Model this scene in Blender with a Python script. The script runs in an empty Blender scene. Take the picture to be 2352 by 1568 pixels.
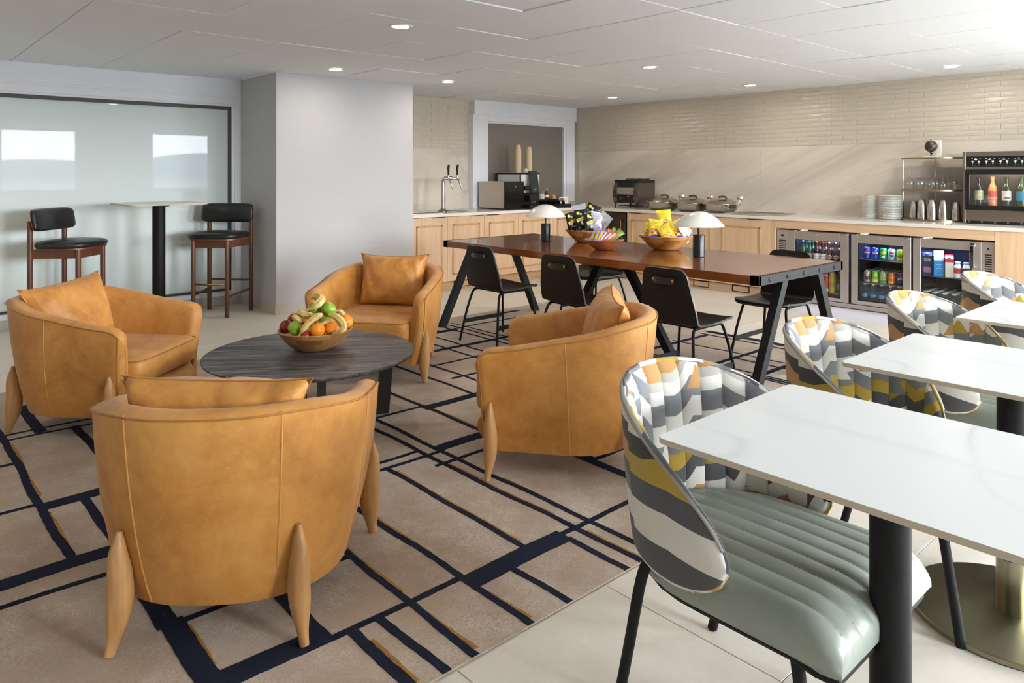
import bpy, bmesh, math, random
from mathutils import Vector, Matrix
random.seed(7)
PI = math.pi
sc = bpy.context.scene
C = sc.collection

# ------------------------------------------------------------------ camera
CAM_H, HC = 1.40, 2.39            # eye height, ceiling height
cd = bpy.data.cameras.new('camera'); cam = bpy.data.objects.new('camera', cd); C.objects.link(cam)
cd.sensor_width = 36.0; cd.lens = 36.0 * 1677.3 / 2352.0
cd.shift_x = 0.0; cd.shift_y = -(784.0 - 396.4) / 2352.0
cd.clip_start = 0.05; cd.clip_end = 6000
cam.location = (0, 0, CAM_H)
cam.rotation_euler = (PI / 2, 0, -math.atan(1510.0 / 1677.3))
sc.camera = cam

# ------------------------------------------------------------------ light and exposure
sc.view_settings.view_transform = 'Standard'; sc.view_settings.look = 'None'
sc.view_settings.gamma = 1.0; sc.view_settings.use_curve_mapping = False
sc.view_settings.exposure = 0.30
sc.cycles.use_denoising = True
sc.cycles.max_bounces = 10; sc.cycles.diffuse_bounces = 6; sc.cycles.glossy_bounces = 4
sc.cycles.transmission_bounces = 6; sc.cycles.transparent_max_bounces = 40
sc.cycles.caustics_reflective = False; sc.cycles.caustics_refractive = False
sc.cycles.sample_clamp_indirect = 6.0
W = bpy.data.worlds.new('overcast_sky'); sc.world = W; W.use_nodes = True
wn = W.node_tree; wn.nodes.clear()
wo = wn.nodes.new('ShaderNodeOutputWorld'); wb = wn.nodes.new('ShaderNodeBackground')
wt = wn.nodes.new('ShaderNodeTexCoord'); ws = wn.nodes.new('ShaderNodeSeparateXYZ'); wr = wn.nodes.new('ShaderNodeValToRGB')
wn.links.new(wt.outputs['Generated'], ws.inputs[0]); wn.links.new(ws.outputs['Z'], wr.inputs[0])
wr.color_ramp.elements[0].position = 0.0; wr.color_ramp.elements[0].color = (0.90, 0.95, 1.0, 1)
wr.color_ramp.elements[1].position = 0.9; wr.color_ramp.elements[1].color = (0.76, 0.88, 1.0, 1)
wn.links.new(wr.outputs[0], wb.inputs[0]); wb.inputs[1].default_value = 54.0
wn.links.new(wb.outputs[0], wo.inputs[0])

WIN_X = [(2.35, 3.80), (5.42, 6.82)]   # window openings of the window wall (y = -3.5)
WIN_Z = (0.995, 2.36)
def lamp(name, kind, loc, energy, col, size=0.1, rot=None, **kw):
    l = bpy.data.lights.new(name, kind); l.energy = energy; l.color = col
    o = bpy.data.objects.new(name, l); o.location = loc; C.objects.link(o)
    if kind == 'AREA': l.shape = 'DISK' if 'size_y' not in kw else 'RECTANGLE'; l.size = size
    if rot: o.rotation_euler = rot
    for k, v in kw.items(): setattr(l, k, v)
    return o
for i, (a, b) in enumerate(WIN_X):      # portals only guide the sampling of the sky through the openings
    o = lamp('window_portal', 'AREA', ((a + b) / 2, -3.52, 1.68), 1.0, (1, 1, 1), b - a, (PI / 2, 0, 0), size_y=1.36)
    o.rotation_euler = (-PI / 2, 0, PI); o.data.cycles.is_portal = True

ADDED_WIN = (-2.3, -0.40, 0.45, 2.34)         # unseen window added to the right wall for extra daylight: y0, y1, z0, z1
o = lamp('window_portal', 'AREA', (8.30, (ADDED_WIN[0] + ADDED_WIN[1]) / 2, (ADDED_WIN[2] + ADDED_WIN[3]) / 2), 1.0, (1, 1, 1), ADDED_WIN[1] - ADDED_WIN[0], size_y=ADDED_WIN[3] - ADDED_WIN[2])
o.rotation_euler = (PI / 2, 0, PI / 2); o.data.cycles.is_portal = True

# ------------------------------------------------------------------ colour and materials
def lin(c):
    c = c / 255.0
    return c / 12.92 if c <= 0.04045 else ((c + 0.055) / 1.055) ** 2.4
def rgb(r, g, b): return (lin(r), lin(g), lin(b), 1.0)
class NT:
    def __init__(s, name):
        s.m = bpy.data.materials.new(name); s.m.use_nodes = True; s.t = s.m.node_tree; s.b = s.t.nodes['Principled BSDF']
    def n(s, typ, **kw):
        x = s.t.nodes.new('ShaderNode' + typ)
        for k, v in kw.items(): setattr(x, k, v)
        return x
    def l(s, a, b): s.t.links.new(a, b)
    def math(s, op, a, b=None, c=None):
        x = s.n('Math', operation=op)
        for i, v in enumerate((a, b, c)):
            if v is None: continue
            if isinstance(v, (int, float)): x.inputs[i].default_value = v
            else: s.l(v, x.inputs[i])
        return x.outputs[0]
    def mix(s, f, a, b):
        x = s.n('Mix', data_type='RGBA')
        for i, v in ((0, f), (6, a), (7, b)):
            if isinstance(v, (int, float)): x.inputs[i].default_value = v
            elif isinstance(v, tuple): x.inputs[i].default_value = v
            else: s.l(v, x.inputs[i])
        return x.outputs[2]
    def coord(s, kind='Object', scale=(1, 1, 1), rot=(0, 0, 0)):
        t = s.n('TexCoord'); m = s.n('Mapping'); m.inputs['Scale'].default_value = scale; m.inputs['Rotation'].default_value = rot
        s.l(t.outputs[kind], m.inputs[0]); return m.outputs[0]
    def noise(s, vec, scale, detail=3, rough=0.55, dist=0.0):
        x = s.n('TexNoise'); x.inputs['Scale'].default_value = scale; x.inputs['Detail'].default_value = detail
        x.inputs['Roughness'].default_value = rough; x.inputs['Distortion'].default_value = dist
        s.l(vec, x.inputs['Vector']); return x.outputs['Fac']
    def ramp(s, f, stops, interp='LINEAR'):
        x = s.n('ValToRGB'); r = x.color_ramp; r.interpolation = interp
        while len(r.elements) < len(stops): r.elements.new(0.5)
        for e, (p, c) in zip(r.elements, stops): e.position = p; e.color = c if isinstance(c, tuple) else (c, c, c, 1)
        s.l(f, x.inputs[0]); return x.outputs[0]
    def bump(s, h, strength=0.2, dist=0.002):
        x = s.n('Bump'); x.inputs['Strength'].default_value = strength; x.inputs['Distance'].default_value = dist
        s.l(h, x.inputs['Height']); s.l(x.outputs[0], s.b.inputs['Normal'])
    def set(s, **kw):
        for k, v in kw.items():
            k = {'rough': 'Roughness', 'metal': 'Metallic', 'spec': 'Specular IOR Level', 'col': 'Base Color', 'emit': 'Emission Strength',
                 'emc': 'Emission Color', 'coat': 'Coat Weight', 'coatr': 'Coat Roughness', 'sheen': 'Sheen Weight', 'trans': 'Transmission Weight',
                 'aniso': 'Anisotropic', 'sss': 'Subsurface Weight'}.get(k, k)
            if isinstance(v, (int, float, tuple)): s.b.inputs[k].default_value = v
            else: s.l(v, s.b.inputs[k])
        return s
MATS = {}
def mat(name, c, rough=0.5, metal=0.0, spec=0.5, var=0.06, vs=8.0, bs=0.0, bsc=200.0, **kw):
    """Principled material with a little mottling and optional fine relief."""
    if name in MATS: return MATS[name]
    k = NT(name); v = k.coord()
    f = k.noise(v, vs)
    a = tuple(max(0, x * (1 - var)) for x in c[:3]) + (1,); b = tuple(min(1, x * (1 + var)) for x in c[:3]) + (1,)
    k.set(col=k.mix(f, a, b), rough=rough, metal=metal, spec=spec, **kw)
    if bs: k.bump(k.noise(v, bsc, 2), bs)
    MATS[name] = k.m; return k.m
def wood(name, c1, c2, rough=0.45, scale=(1, 1, 1), axis='Z', ring=9.0, coat=0.0, spec=0.5, fine=90.0):
    if name in MATS: return MATS[name]
    k = NT(name)
    st = {'X': (0.06, 1, 1), 'Y': (1, 0.06, 1), 'Z': (1, 1, 0.06)}[axis]
    v = k.coord(scale=tuple(a * b for a, b in zip(st, scale)))
    big = k.noise(v, ring, 4, 0.6, 1.2); fin = k.noise(v, fine, 3, 0.7)
    f = k.math('ADD', k.math('MULTIPLY', big, 0.75), k.math('MULTIPLY', fin, 0.35))
    k.set(col=k.ramp(f, [(0.32, c1), (0.52, tuple((a + b) / 2 for a, b in zip(c1, c2))), (0.74, c2)]), rough=rough, coat=coat, coatr=0.12, spec=spec)
    k.bump(fin, 0.08, 0.001)
    MATS[name] = k.m; return k.m
def emis(name, c, s):
    k = NT(name); k.set(col=(0, 0, 0, 1), emc=c, emit=s); return k.m
def glass(name, tint=(1, 1, 1, 1), base=.045, rough=0.0):
    """Thin pane: transparent plus a fresnel mirror coat."""
    m = bpy.data.materials.new(name); m.use_nodes = True; t = m.node_tree; t.nodes.clear()
    o = t.nodes.new('ShaderNodeOutputMaterial'); mx = t.nodes.new('ShaderNodeMixShader'); tr = t.nodes.new('ShaderNodeBsdfTransparent')
    gl = t.nodes.new('ShaderNodeBsdfGlossy'); lw = t.nodes.new('ShaderNodeLayerWeight'); lw.inputs[0].default_value = .5
    pw = t.nodes.new('ShaderNodeMath'); pw.operation = 'POWER'; pw.inputs[1].default_value = 4.0; t.links.new(lw.outputs['Facing'], pw.inputs[0])
    fr = t.nodes.new('ShaderNodeMath'); fr.operation = 'MULTIPLY_ADD'; fr.inputs[1].default_value = .75; fr.inputs[2].default_value = base; t.links.new(pw.outputs[0], fr.inputs[0])
    tr.inputs[0].default_value = tint; gl.inputs['Roughness'].default_value = rough
    t.links.new(fr.outputs[0], mx.inputs[0]); t.links.new(tr.outputs[0], mx.inputs[1]); t.links.new(gl.outputs[0], mx.inputs[2]); t.links.new(mx.outputs[0], o.inputs[0])
    return m

# ------------------------------------------------------------------ mesh helper
class G:
    def __init__(s): s.v = []; s.f = []; s.mi = []; s.uv = {}
    def add(s, vs, fs, mi=0, M=None):
        o = len(s.v)
        s.v += [tuple(M @ Vector(p)) for p in vs] if M else [tuple(p) for p in vs]
        s.f += [tuple(i + o for i in f) for f in fs]
        s.mi += [mi] * len(fs) if isinstance(mi, int) else list(mi)
        return s
    def box(s, x0, x1, y0, y1, z0, z1, bev=0.0, mi=0, M=None, seg=1):
        if bev <= 0:
            vs = [(x, y, z) for z in (z0, z1) for y in (y0, y1) for x in (x0, x1)]
            return s.add(vs, [(0, 2, 3, 1), (4, 5, 7, 6), (0, 1, 5, 4), (2, 6, 7, 3), (0, 4, 6, 2), (1, 3, 7, 5)], mi, M)
        bm = bmesh.new(); bmesh.ops.create_cube(bm, size=1.0)
        for v in bm.verts: v.co = Vector(((x0 + x1) / 2 + v.co.x * (x1 - x0), (y0 + y1) / 2 + v.co.y * (y1 - y0), (z0 + z1) / 2 + v.co.z * (z1 - z0)))
        bmesh.ops.bevel(bm, geom=bm.edges[:], offset=bev, segments=seg, profile=0.5, affect='EDGES')
        bm.verts.index_update()
        vs = [v.co.copy() for v in bm.verts]; fs = [[v.index for v in f.verts] for f in bm.faces]; bm.free()
        return s.add(vs, fs, mi, M)
    def tube(s, pts, r, n=8, mi=0, M=None, cap=True, flat=None):
        """Swept round (or elliptical, flat=(k,axis hint)) tube through pts; r a number or one per point."""
        P = [Vector(p) for p in pts]; R = r if isinstance(r, (list, tuple)) else [r] * len(P)
        vs = []; fs = []; up = None
        for i, p in enumerate(P):
            d = (P[min(i + 1, len(P) - 1)] - P[max(i - 1, 0)]).normalized()
            if up is None:
                up = Vector((0, 0, 1)) if abs(d.z) < 0.9 else Vector((1, 0, 0))
                if flat: up = Vector(flat[1])
            a = d.cross(up).normalized(); up = a.cross(d).normalized()
            kf = flat[0] if flat else 1.0
            for j in range(n):
                t = 2 * PI * j / n
                vs.append(p + a * (R[i] * kf * math.cos(t)) + up * (R[i] * math.sin(t)))
        for i in range(len(P) - 1):
            for j in range(n): fs.append((i * n + j, i * n + (j + 1) % n, (i + 1) * n + (j + 1) % n, (i + 1) * n + j))
        if cap: fs.append(tuple(range(n))[::-1]); fs.append(tuple((len(P) - 1) * n + j for j in range(n)))
        return s.add(vs, fs, mi, M)
    def lathe(s, prof, n=24, mi=0, M=None, c=(0, 0), caps=(True, True)):
        """prof: (radius, z[, material]) from bottom to top."""
        vs = []; fs = []; ms = []
        for p in prof:
            for j in range(n):
                t = 2 * PI * j / n; vs.append((c[0] + p[0] * math.cos(t), c[1] + p[0] * math.sin(t), p[1]))
        for i in range(len(prof) - 1):
            k = prof[i][2] if len(prof[i]) > 2 else mi
            for j in range(n):
                fs.append((i * n + j, i * n + (j + 1) % n, (i + 1) * n + (j + 1) % n, (i + 1) * n + j)); ms.append(k)
        if caps[0] and prof[0][0] > 1e-5: fs.append(tuple(range(n))[::-1]); ms.append(prof[0][2] if len(prof[0]) > 2 else mi)
        if caps[1] and prof[-1][0] > 1e-5: fs.append(tuple((len(prof) - 1) * n + j for j in range(n))); ms.append(prof[-2][2] if len(prof[-2]) > 2 else mi)
        return s.add(vs, fs, ms, M)
    def prism(s, poly, z0, z1, mi=0, M=None):
        n = len(poly); vs = [(x, y, z0) for x, y in poly] + [(x, y, z1) for x, y in poly]
        fs = [tuple(range(n))[::-1], tuple(range(n, 2 * n))] + [(i, (i + 1) % n, n + (i + 1) % n, n + i) for i in range(n)]
        return s.add(vs, fs, mi, M)
    def grid(s, fn, nu, nv, mi=0, M=None, flip=False, cu=False):
        vs = [fn(i / (nu if cu else nu), j / nv) for i in range(nu if cu else nu + 1) for j in range(nv + 1)]
        fs = []; w = nv + 1; m = nu if cu else nu + 1
        for i in range(nu):
            for j in range(nv):
                a, b = i * w + j, ((i + 1) % m) * w + j
                fs.append((a, b, b + 1, a + 1) if not flip else (a, a + 1, b + 1, b))
        return s.add(vs, fs, mi, M)
    def mesh(s, name, mats, ang=35):
        me = bpy.data.meshes.new(name); me.from_pydata(s.v, [], s.f)
        for m in (mats if isinstance(mats, (list, tuple)) else [mats]): me.materials.append(m)
        me.polygons.foreach_set('material_index', s.mi); me.validate(); me.update()
        me.polygons.foreach_set('use_smooth', [True] * len(me.polygons)); me.set_sharp_from_angle(angle=math.radians(ang))
        return me
    def build(s, name, mats, parent=None, ang=35, loc=None):
        return put(name, s.mesh(name, mats, ang), parent, loc)
def put(name, me, parent=None, loc=None, rz=0):
    o = bpy.data.objects.new(name, me); C.objects.link(o)
    if parent is not None: o.parent = parent
    if loc: o.location = loc
    if rz: o.rotation_euler = (0, 0, rz)
    return o
def tag(o, label=None, cat=None, group=None, kind=None):
    for k, v in (('label', label), ('category', cat), ('group', group), ('kind', kind)):
        if v: o[k] = v
    return o
def thing(name, label, cat, loc=(0, 0, 0), rz=0, group=None):
    o = bpy.data.objects.new(name, None); C.objects.link(o); o.empty_display_size = 0.1
    o.location = loc; o.rotation_euler = (0, 0, rz)
    return tag(o, label, cat, group)
def struct(o): o['kind'] = 'structure'; return o
def kids(o): return [c for c in CH.get(o.name, [])]
CH = {}
def dup(root, loc, rz=0.0, label=None, group=None, rot=None):
    """A copy of a thing with copies of its parts and sub-parts (mesh data shared)."""
    r = root.copy(); C.objects.link(r); r.location = loc; r.rotation_euler = rot if rot else (0, 0, rz)
    if label: r['label'] = label
    if group: r['group'] = group
    for ch in root.children:
        c = ch.copy(); C.objects.link(c); c.parent = r; c.matrix_parent_inverse = ch.matrix_parent_inverse.copy()
        for g in ch.children:
            d = g.copy(); C.objects.link(d); d.parent = c
    return r
def text(name, body, size, m, parent, M, wrap=None, ext=0.0004, align='CENTER'):
    cu = bpy.data.curves.new(name, 'FONT'); cu.body = body; cu.size = size; cu.align_x = align; cu.align_y = 'CENTER'; cu.extrude = ext; cu.resolution_u = 2
    t = bpy.data.objects.new(name, cu); me = bpy.data.meshes.new_from_object(t); bpy.data.objects.remove(t); me.name = name
    for v in me.vertices:
        p = v.co.copy()
        if wrap:                       # bend round a cylinder of radius wrap whose front faces -y
            a = p.x / wrap; q = Vector(((wrap + p.z) * math.sin(a), -(wrap + p.z) * math.cos(a), p.y))
        else: q = p
        v.co = M @ q
    me.materials.clear(); me.materials.append(m)
    return put(name, me, parent)
def T(x=0, y=0, z=0): return Matrix.Translation((x, y, z))
def Rx(a): return Matrix.Rotation(a, 4, 'X')
def Ry(a): return Matrix.Rotation(a, 4, 'Y')
def Rz(a): return Matrix.Rotation(a, 4, 'Z')
def sm(t): t = max(0.0, min(1.0, t)); return t * t * (3 - 2 * t)

# common materials
BLACKM = mat('black_powder_coat', rgb(20, 20, 21), 0.55, spec=.2, var=0.1, bs=0.05, bsc=900)
STEEL = mat('brushed_steel', rgb(196, 187, 179), 0.42, 1.0, var=0.08, vs=3, aniso=0.4)
CHROME = mat('chrome', rgb(215, 213, 210), 0.08, 1.0, var=0.02)
BRASS = mat('aged_brass', rgb(176, 142, 88), 0.25, 1.0, var=0.08)
WHITEP = mat('white_trim_paint', rgb(236, 237, 242), 0.45, var=0.015, vs=2)
BLACKP = mat('black_plastic', rgb(20, 20, 21), 0.35, var=0.1)
BLACKG = mat('black_gloss', rgb(10, 10, 11), 0.12, var=0.1)
WHITEC = mat('white_ceramic', rgb(232, 230, 224), 0.18, var=0.01)

# ================================================================== THE ROOM
XR, YB, XL, YF = 8.28, 7.80, -3.4, -3.5      # right wall, back wall, left wall, window wall
XCOL = (3.085, 4.70, 6.90)                   # the papered column: x0, x1, front y
# ---- floor of large porcelain tiles
k = NT('porcelain_floor_tile'); v = k.coord('Object'); oi = k.n('ObjectInfo')
f1 = k.noise(v, 2.2, 5, 0.6, 0.4); f2 = k.noise(v, 40, 3)
f = k.math('ADD', k.math('MULTIPLY', f1, 0.8), k.math('MULTIPLY', f2, 0.25))
c = k.ramp(f, [(0.3, rgb(208, 199, 183)), (0.75, rgb(228, 220, 205))])
c = k.mix(k.math('MULTIPLY', oi.outputs['Random'], 0.16), c, rgb(190, 181, 171))
k.set(col=c, rough=0.42, spec=0.4); k.bump(f2, 0.04); TILE = k.m
GROUT = mat('grey_grout', rgb(150, 142, 134), 0.9)
g = G(); g.box(XL - .2, XR + .2, YF - .2, YB + .4, -0.05, -0.002); floor = struct(g.build('floor', GROUT))
tw, tl = 0.634, 1.27
g = G(); g.box(0.0011, tw - 0.0011, 0.0011, tl - 0.0011, -0.012, 0.0, 0.0012); tme = g.mesh('floor_tile', TILE)
for i in range(-9, 12):
    for j in range(-4, 7):
        x, y = 1.895 + i * tw, 0.997 + j * tl + (0.0 if i % 2 else 0.0)
        if x + tw < XL or x > XR or y + tl < YF or y > YB: continue
        put('floor_tile', tme, floor, (x, y, 0))
# ---- ceiling of lay-in tiles
k = NT('ceiling_tile_paint'); v = k.coord(); n = k.noise(v, 260, 2)
k.set(col=k.mix(n, rgb(228, 232, 238), rgb(236, 240, 245)), rough=0.9, spec=0.2); k.bump(n, 0.12, 0.001); CTILE = k.m
g = G(); g.box(XL - .2, XR + .2, YF - .2, YB + .5, HC + 0.012, HC + 0.09); ceiling = struct(g.build('ceiling', mat('ceiling_grid_shadow', rgb(70, 68, 66), 0.9)))
P = 0.678
cxs = [0.345 + P * i for i in range(-6, 13)]; cys = [1.945 + 0.672 * j for j in range(-9, 10)]
g = G(); g.box(0.0024, P - 0.0024, 0.0024, 0.672 - 0.0024, 0.0, 0.012, 0.0022); cme = g.mesh('ceiling_tile', CTILE)
LIGHTS = [(2.734, 4.159), (3.419, 6.317), (4.784, 6.359), (5.513, 4.205), (7.39, 6.237), (7.505, 4.323), (7.572, 2.315)]
for x in cxs:
    for y in cys:
        if x + P < XL or x > XR or y + .672 < YF or y > YB + .1: continue
        o = put('ceiling_tile', cme, ceiling, (x, y, HC + random.uniform(-0.0032, 0.0020)))
        o.rotation_euler = (random.uniform(-.0034, .0034), random.uniform(-.0034, .0034), 0)
# ---- recessed downlights
DL = emis('downlight_glow', (1.0, 0.90, 0.76, 1), 22.0); DLR = mat('downlight_trim', rgb(225, 222, 216), 0.4)
def downlight(x, y, label, first=[None]):
    if first[0] is None:
        t = thing('downlight', label, 'ceiling light', (x, y, HC - 0.006), group='recessed ceiling downlights')
        g = G(); g.lathe([(0.058, 0.004), (0.060, -0.003), (0.078, -0.003), (0.082, 0.003), (0.058, 0.004)], 32, caps=(False, False)); g.build('trim_ring', DLR, t)
        g = G(); g.lathe([(0.0001, 0.0015), (0.058, 0.0015), (0.058, 0.003), (0.0001, 0.003)], 32, caps=(False, False)); g.build('lens', DL, t)
        first[0] = t
    else: t = dup(first[0], (x, y, HC - 0.006), label=label)
    lamp('downlight_beam', 'AREA', (x, y, HC - 0.012), DLW, (1.0, 0.93, 0.84), 0.11, (0, 0, 0))
    return t
DLW = 4.6
DLAB = ['ceiling downlight nearest the camera, above the fruit bowl', 'ceiling downlight in front of the papered column', 'ceiling downlight above the left counter, left of the white window header',
        'ceiling downlight above the middle of the long wooden table', 'small ceiling downlight above the toaster corner', 'ceiling downlight above the chafing dishes wall', 'ceiling downlight at far right above the wine dispenser']
for (x, y), l in zip(LIGHTS, DLAB): downlight(x, y, l)
for i, (x, y) in enumerate([(-0.6, 4.2), (0.7, 6.3), (7.57, 0.2), (-2.2, 6.3)]):  # extra lamps out of view, added to raise the room's light
    downlight(x, y, ['ceiling downlight outside the picture, left of the armchairs', 'ceiling downlight outside the picture, over the frosted glass', 'ceiling downlight outside the picture, right of the white tables', 'ceiling downlight outside the picture, in the far left corner'][i])
# ---- wallpaper
def paper(name, c1, c2):
    k = NT(name); v = k.coord(scale=(1, 1, 26)); n = k.noise(v, 9, 4, 0.65); n2 = k.noise(k.coord(scale=(2, 2, 160)), 4, 2)
    k.set(col=k.mix(k.math('ADD', k.math('MULTIPLY', n, .6), k.math('MULTIPLY', n2, .4)), c1, c2), rough=0.8, spec=0.25); k.bump(n2, 0.1, 0.001); return k.m
PAPER = paper('grasscloth_wallpaper', rgb(176, 174, 174), rgb(200, 199, 199))
PLAIN = mat('warm_white_paint', rgb(206, 202, 196), 0.7, var=0.01)
g = G(); g.box(XCOL[0], XCOL[1], XCOL[2], YB + 0.05, 0.0, HC + .01, 0.003); struct(g.build('wall_column', PAPER))
BASEM = mat('stone_baseboard', rgb(186, 176, 162), 0.5, var=0.08, vs=14)
g = G(); g.box(XCOL[0] - .012, XCOL[1] + .004, XCOL[2] - .012, XCOL[2], 0, 0.098, 0.002); struct(g.build('baseboard_column_front', BASEM))
g = G(); g.box(XCOL[0] - .012, XCOL[0], XCOL[2], YB, 0, 0.098, 0.002); struct(g.build('baseboard_column_side', BASEM))
# ---- back wall, left part: glazed screen
g = G(); g.box(XL, XCOL[0], YB + .10, YB + .22, 0, HC + .01); g.box(XCOL[1], XR + .2, YB + .12, YB + .3, 0, HC + .01); struct(g.build('wall_back', PLAIN))
g = G(); g.box(XL, 3.03, YB - 0.035, YB + .1, 2.215, HC + .005, .002); g.box(3.03, XCOL[0], YB - 0.02, YB + .1, 2.215, HC + .005, .002)
g.box(XL, 3.0985, YB - 0.03, YB + .1, 2.195, 2.217, .002); struct(g.build('trim_1', WHITEP))
w1 = struct(bpy.data.objects.new('window_1', None)); C.objects.link(w1)
g = G(); g.box(XL, 3.098, YB - .02, YB + .1, 2.125, 2.197, .002); g.build('head_casing', WHITEP, w1)
g = G(); g.box(3.022, 3.098, YB - .02, YB + .1, 0.10, 2.125, .002); g.build('side_casing', WHITEP, w1)
g = G(); g.box(XL, 3.022, YB + .0, YB + .1, 2.105, 2.125, .002); g.box(3.0, 3.022, YB, YB + .1, .14, 2.105, .002); g.build('inner_bead', WHITEP, w1)
g = G(); g.box(XL, 3.0, YB + .03, YB + .1, 2.07, 2.105, .001); g.box(2.968, 3.0, YB + .03, YB + .1, .14, 2.07, .001); g.box(XL, 2.968, YB + .03, YB + .1, .14, .165, .001)
g.build('gasket', mat('dark_gasket', rgb(70, 66, 60), 0.7), w1)
g = G(); g.box(XL, 3.022, YB - .03, YB + .1, 0.098, .142, .003); g.build('sill', WHITEP, w1)
k = NT('frosted_film_glass'); v = k.coord(scale=(1, 1, 1)); n = k.noise(v, 0.7, 3); n2 = k.noise(k.coord(scale=(60, 1, 2)), 3, 2)
k.set(col=k.mix(k.math('ADD', k.math('MULTIPLY', n, .8), k.math('MULTIPLY', n2, .2)), rgb(212, 222, 219), rgb(224, 232, 230)), rough=0.02, spec=0.5, **{'IOR': 1.20}); FILM = k.m
g = G(); g.box(XL, 2.968, YB + .045, YB + .055, .165, 2.07); g.build('pane', FILM, w1)
g = G(); g.box(XL, XCOL[0] - .012, YB - .01, YB + .1, 0, 0.098, .002); struct(g.build('baseboard_back', mat('white_kickboard', rgb(196, 194, 190), .6)))
# ---- back wall, right part (behind the left counter): tiles over stone, then the pass-through window
BEV = mat('bevelled_wall_tile_glaze', rgb(196, 184, 166), 0.32, var=0.035, vs=1.3, spec=0.5)
TGROUT = mat('pale_grout', rgb(214, 205, 190), 0.8)
def bev_tile(L, Hh, D, k):
    """A faceted tile: the ridge runs slant-wise so that every facet catches light differently. Local: length +x, height +z, front -y."""
    r = (0.22 * L, 0.78 * L) if k == 0 else (0.30 * L, 0.92 * L)
    z0, z1 = (0.30 * Hh, 0.70 * Hh) if k == 0 else (0.62 * Hh, 0.38 * Hh)
    e = 0.0016
    vs = [(e, 0, e), (L - e, 0, e), (L - e, 0, Hh - e), (e, 0, Hh - e), (e, -.004, e), (L - e, -.004, e), (L - e, -.004, Hh - e), (e, -.004, Hh - e), (r[0], -D, z0), (r[1], -D, z1)]
    fs = [(0, 1, 5, 4), (1, 2, 6, 5), (2, 3, 7, 6), (3, 0, 4, 7), (4, 5, 9, 8), (5, 6, 9), (6, 7, 8, 9), (7, 4, 8)]
    g = G(); g.add(vs, fs); me = g.mesh('wall_tile', BEV, 5); return me
TL, TH = 0.276, 0.0527
ZT = 1.716
tms = [bev_tile(TL, TH, 0.0068, 0), bev_tile(TL, TH, 0.0068, 1)]
NROW = int((HC - ZT) / TH) + 1
k = NT('veined_cream_stone'); v = k.coord(rot=(0.44, 0.0, 0.0)); mp = k.n('Mapping'); mp.inputs['Scale'].default_value = (1, .26, 2.4); k.l(v, mp.inputs[0]); vv = mp.outputs[0]
n = k.noise(vv, 1.25, 6, 0.58, 0.7); n2 = k.noise(v, 1.1, 3)
c = k.ramp(n, [(0.36, rgb(172, 158, 144)), (0.46, rgb(205, 192, 175)), (0.56, rgb(214, 202, 186)), (0.66, rgb(200, 186, 166)), (0.72, rgb(216, 205, 190))])
k.set(col=k.mix(k.math('ADD', k.math('MULTIPLY', n2, .4), .28), c, rgb(210, 200, 185)), rough=0.35, spec=0.4); STONE = k.m
# right wall
g = G(); sw = ADDED_WIN
for y0, y1, z0, z1 in ((sw[1], YB + .2, 0, HC + .01), (YF - .2, sw[0], 0, HC + .01), (sw[0], sw[1], 0, sw[2]), (sw[0], sw[1], sw[3], HC + .01)): g.box(XR + .012, XR + .15, y0, y1, z0, z1)
wr_ = struct(g.build('wall_right', TGROUT))
for r in range(NROW):
    z = ZT + r * TH; off = (0.5 * TL if r % 2 else 0.0) + 0.033
    y = 1.63
    ys = [7.652 - off - i * TL for i in range(-1, 23)]
    for i, y in enumerate(ys):
        if y > 7.66 + TL or y - TL < 1.5: continue
        o = put('wall_tile', tms[(i + r) % 2 if random.random() < .35 else 0], wr_, (XR + .011, y, z), -PI / 2)
g = G(); g.box(XR + .0055, XR + .012, -.3, 1.80, ZT, HC, .001); o = g.build('wall_tile_field', BEV, wr_); o['kind'] = 'stuff'
for a, b in ((6.0, 7.66), (4.634, 6.0), (1.6, 4.634), (-.3, 1.6)):
    g = G(); g.box(XR - .0005, XR + .013, a + .0008, b - .0008, 0.90, ZT - .001, .0008); g.build('stone_panel', STONE, wr_)
# tiled stretch left of the pass-through
wt_ = struct(bpy.data.objects.new('wall_back_tiled', None)); C.objects.link(wt_)
g = G(); g.box(XCOL[1], 6.236, YB + .012, YB + .14, 0.6, HC + .01); g.build('backing', TGROUT, wt_)
for r in range(NROW):
    z = ZT + r * TH; off = 0.5 * TL if r % 2 else 0.0
    for i in range(0, 7):
        x = XCOL[1] - .2 + off + i * TL
        if x + TL < XCOL[1] + .02 or x > 6.226: continue
        put('wall_tile', tms[0], wt_, (x, YB + .011, z))
g = G(); g.box(XCOL[1] + .001, 6.225, YB - .0005, YB + .012, .90, ZT - .001, .0008); g.build('stone_panel', STONE, wt_)
# white window box with the tinted pass-through
YW = 7.70
g = G(); g.box(6.25, XR - .005, YW + .0, YB + .14, 2.192, HC + .005, .003); struct(g.build('trim_2', WHITEP))
w2 = struct(bpy.data.objects.new('window_2', None)); C.objects.link(w2)
g = G(); g.box(6.226, 6.50, YW + .005, YB + .14, .914, 2.192, .003); g.build('left_jamb', WHITEP, w2)
g = G(); g.box(8.06, 8.235, YW + .005, YB + .14, .96, 2.192, .003); g.build('right_jamb', WHITEP, w2)
g = G(); g.box(6.50, 8.06, YW + .005, YB + .14, 2.112, 2.192, .003); g.build('head', WHITEP, w2)
g = G(); g.box(6.50, XR, YW + .03, YB + .14, .914, .96, .003); g.build('sill', mat('beige_sill', rgb(205, 196, 182), .5), w2)
g = G(); g.box(8.02, 8.06, YW + .03, YB + .1, .96, 2.112, .002); g.box(6.50, 8.02, YW + .03, YB + .1, 2.085, 2.112, .002); g.build('inner_bead', WHITEP, w2)
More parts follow.
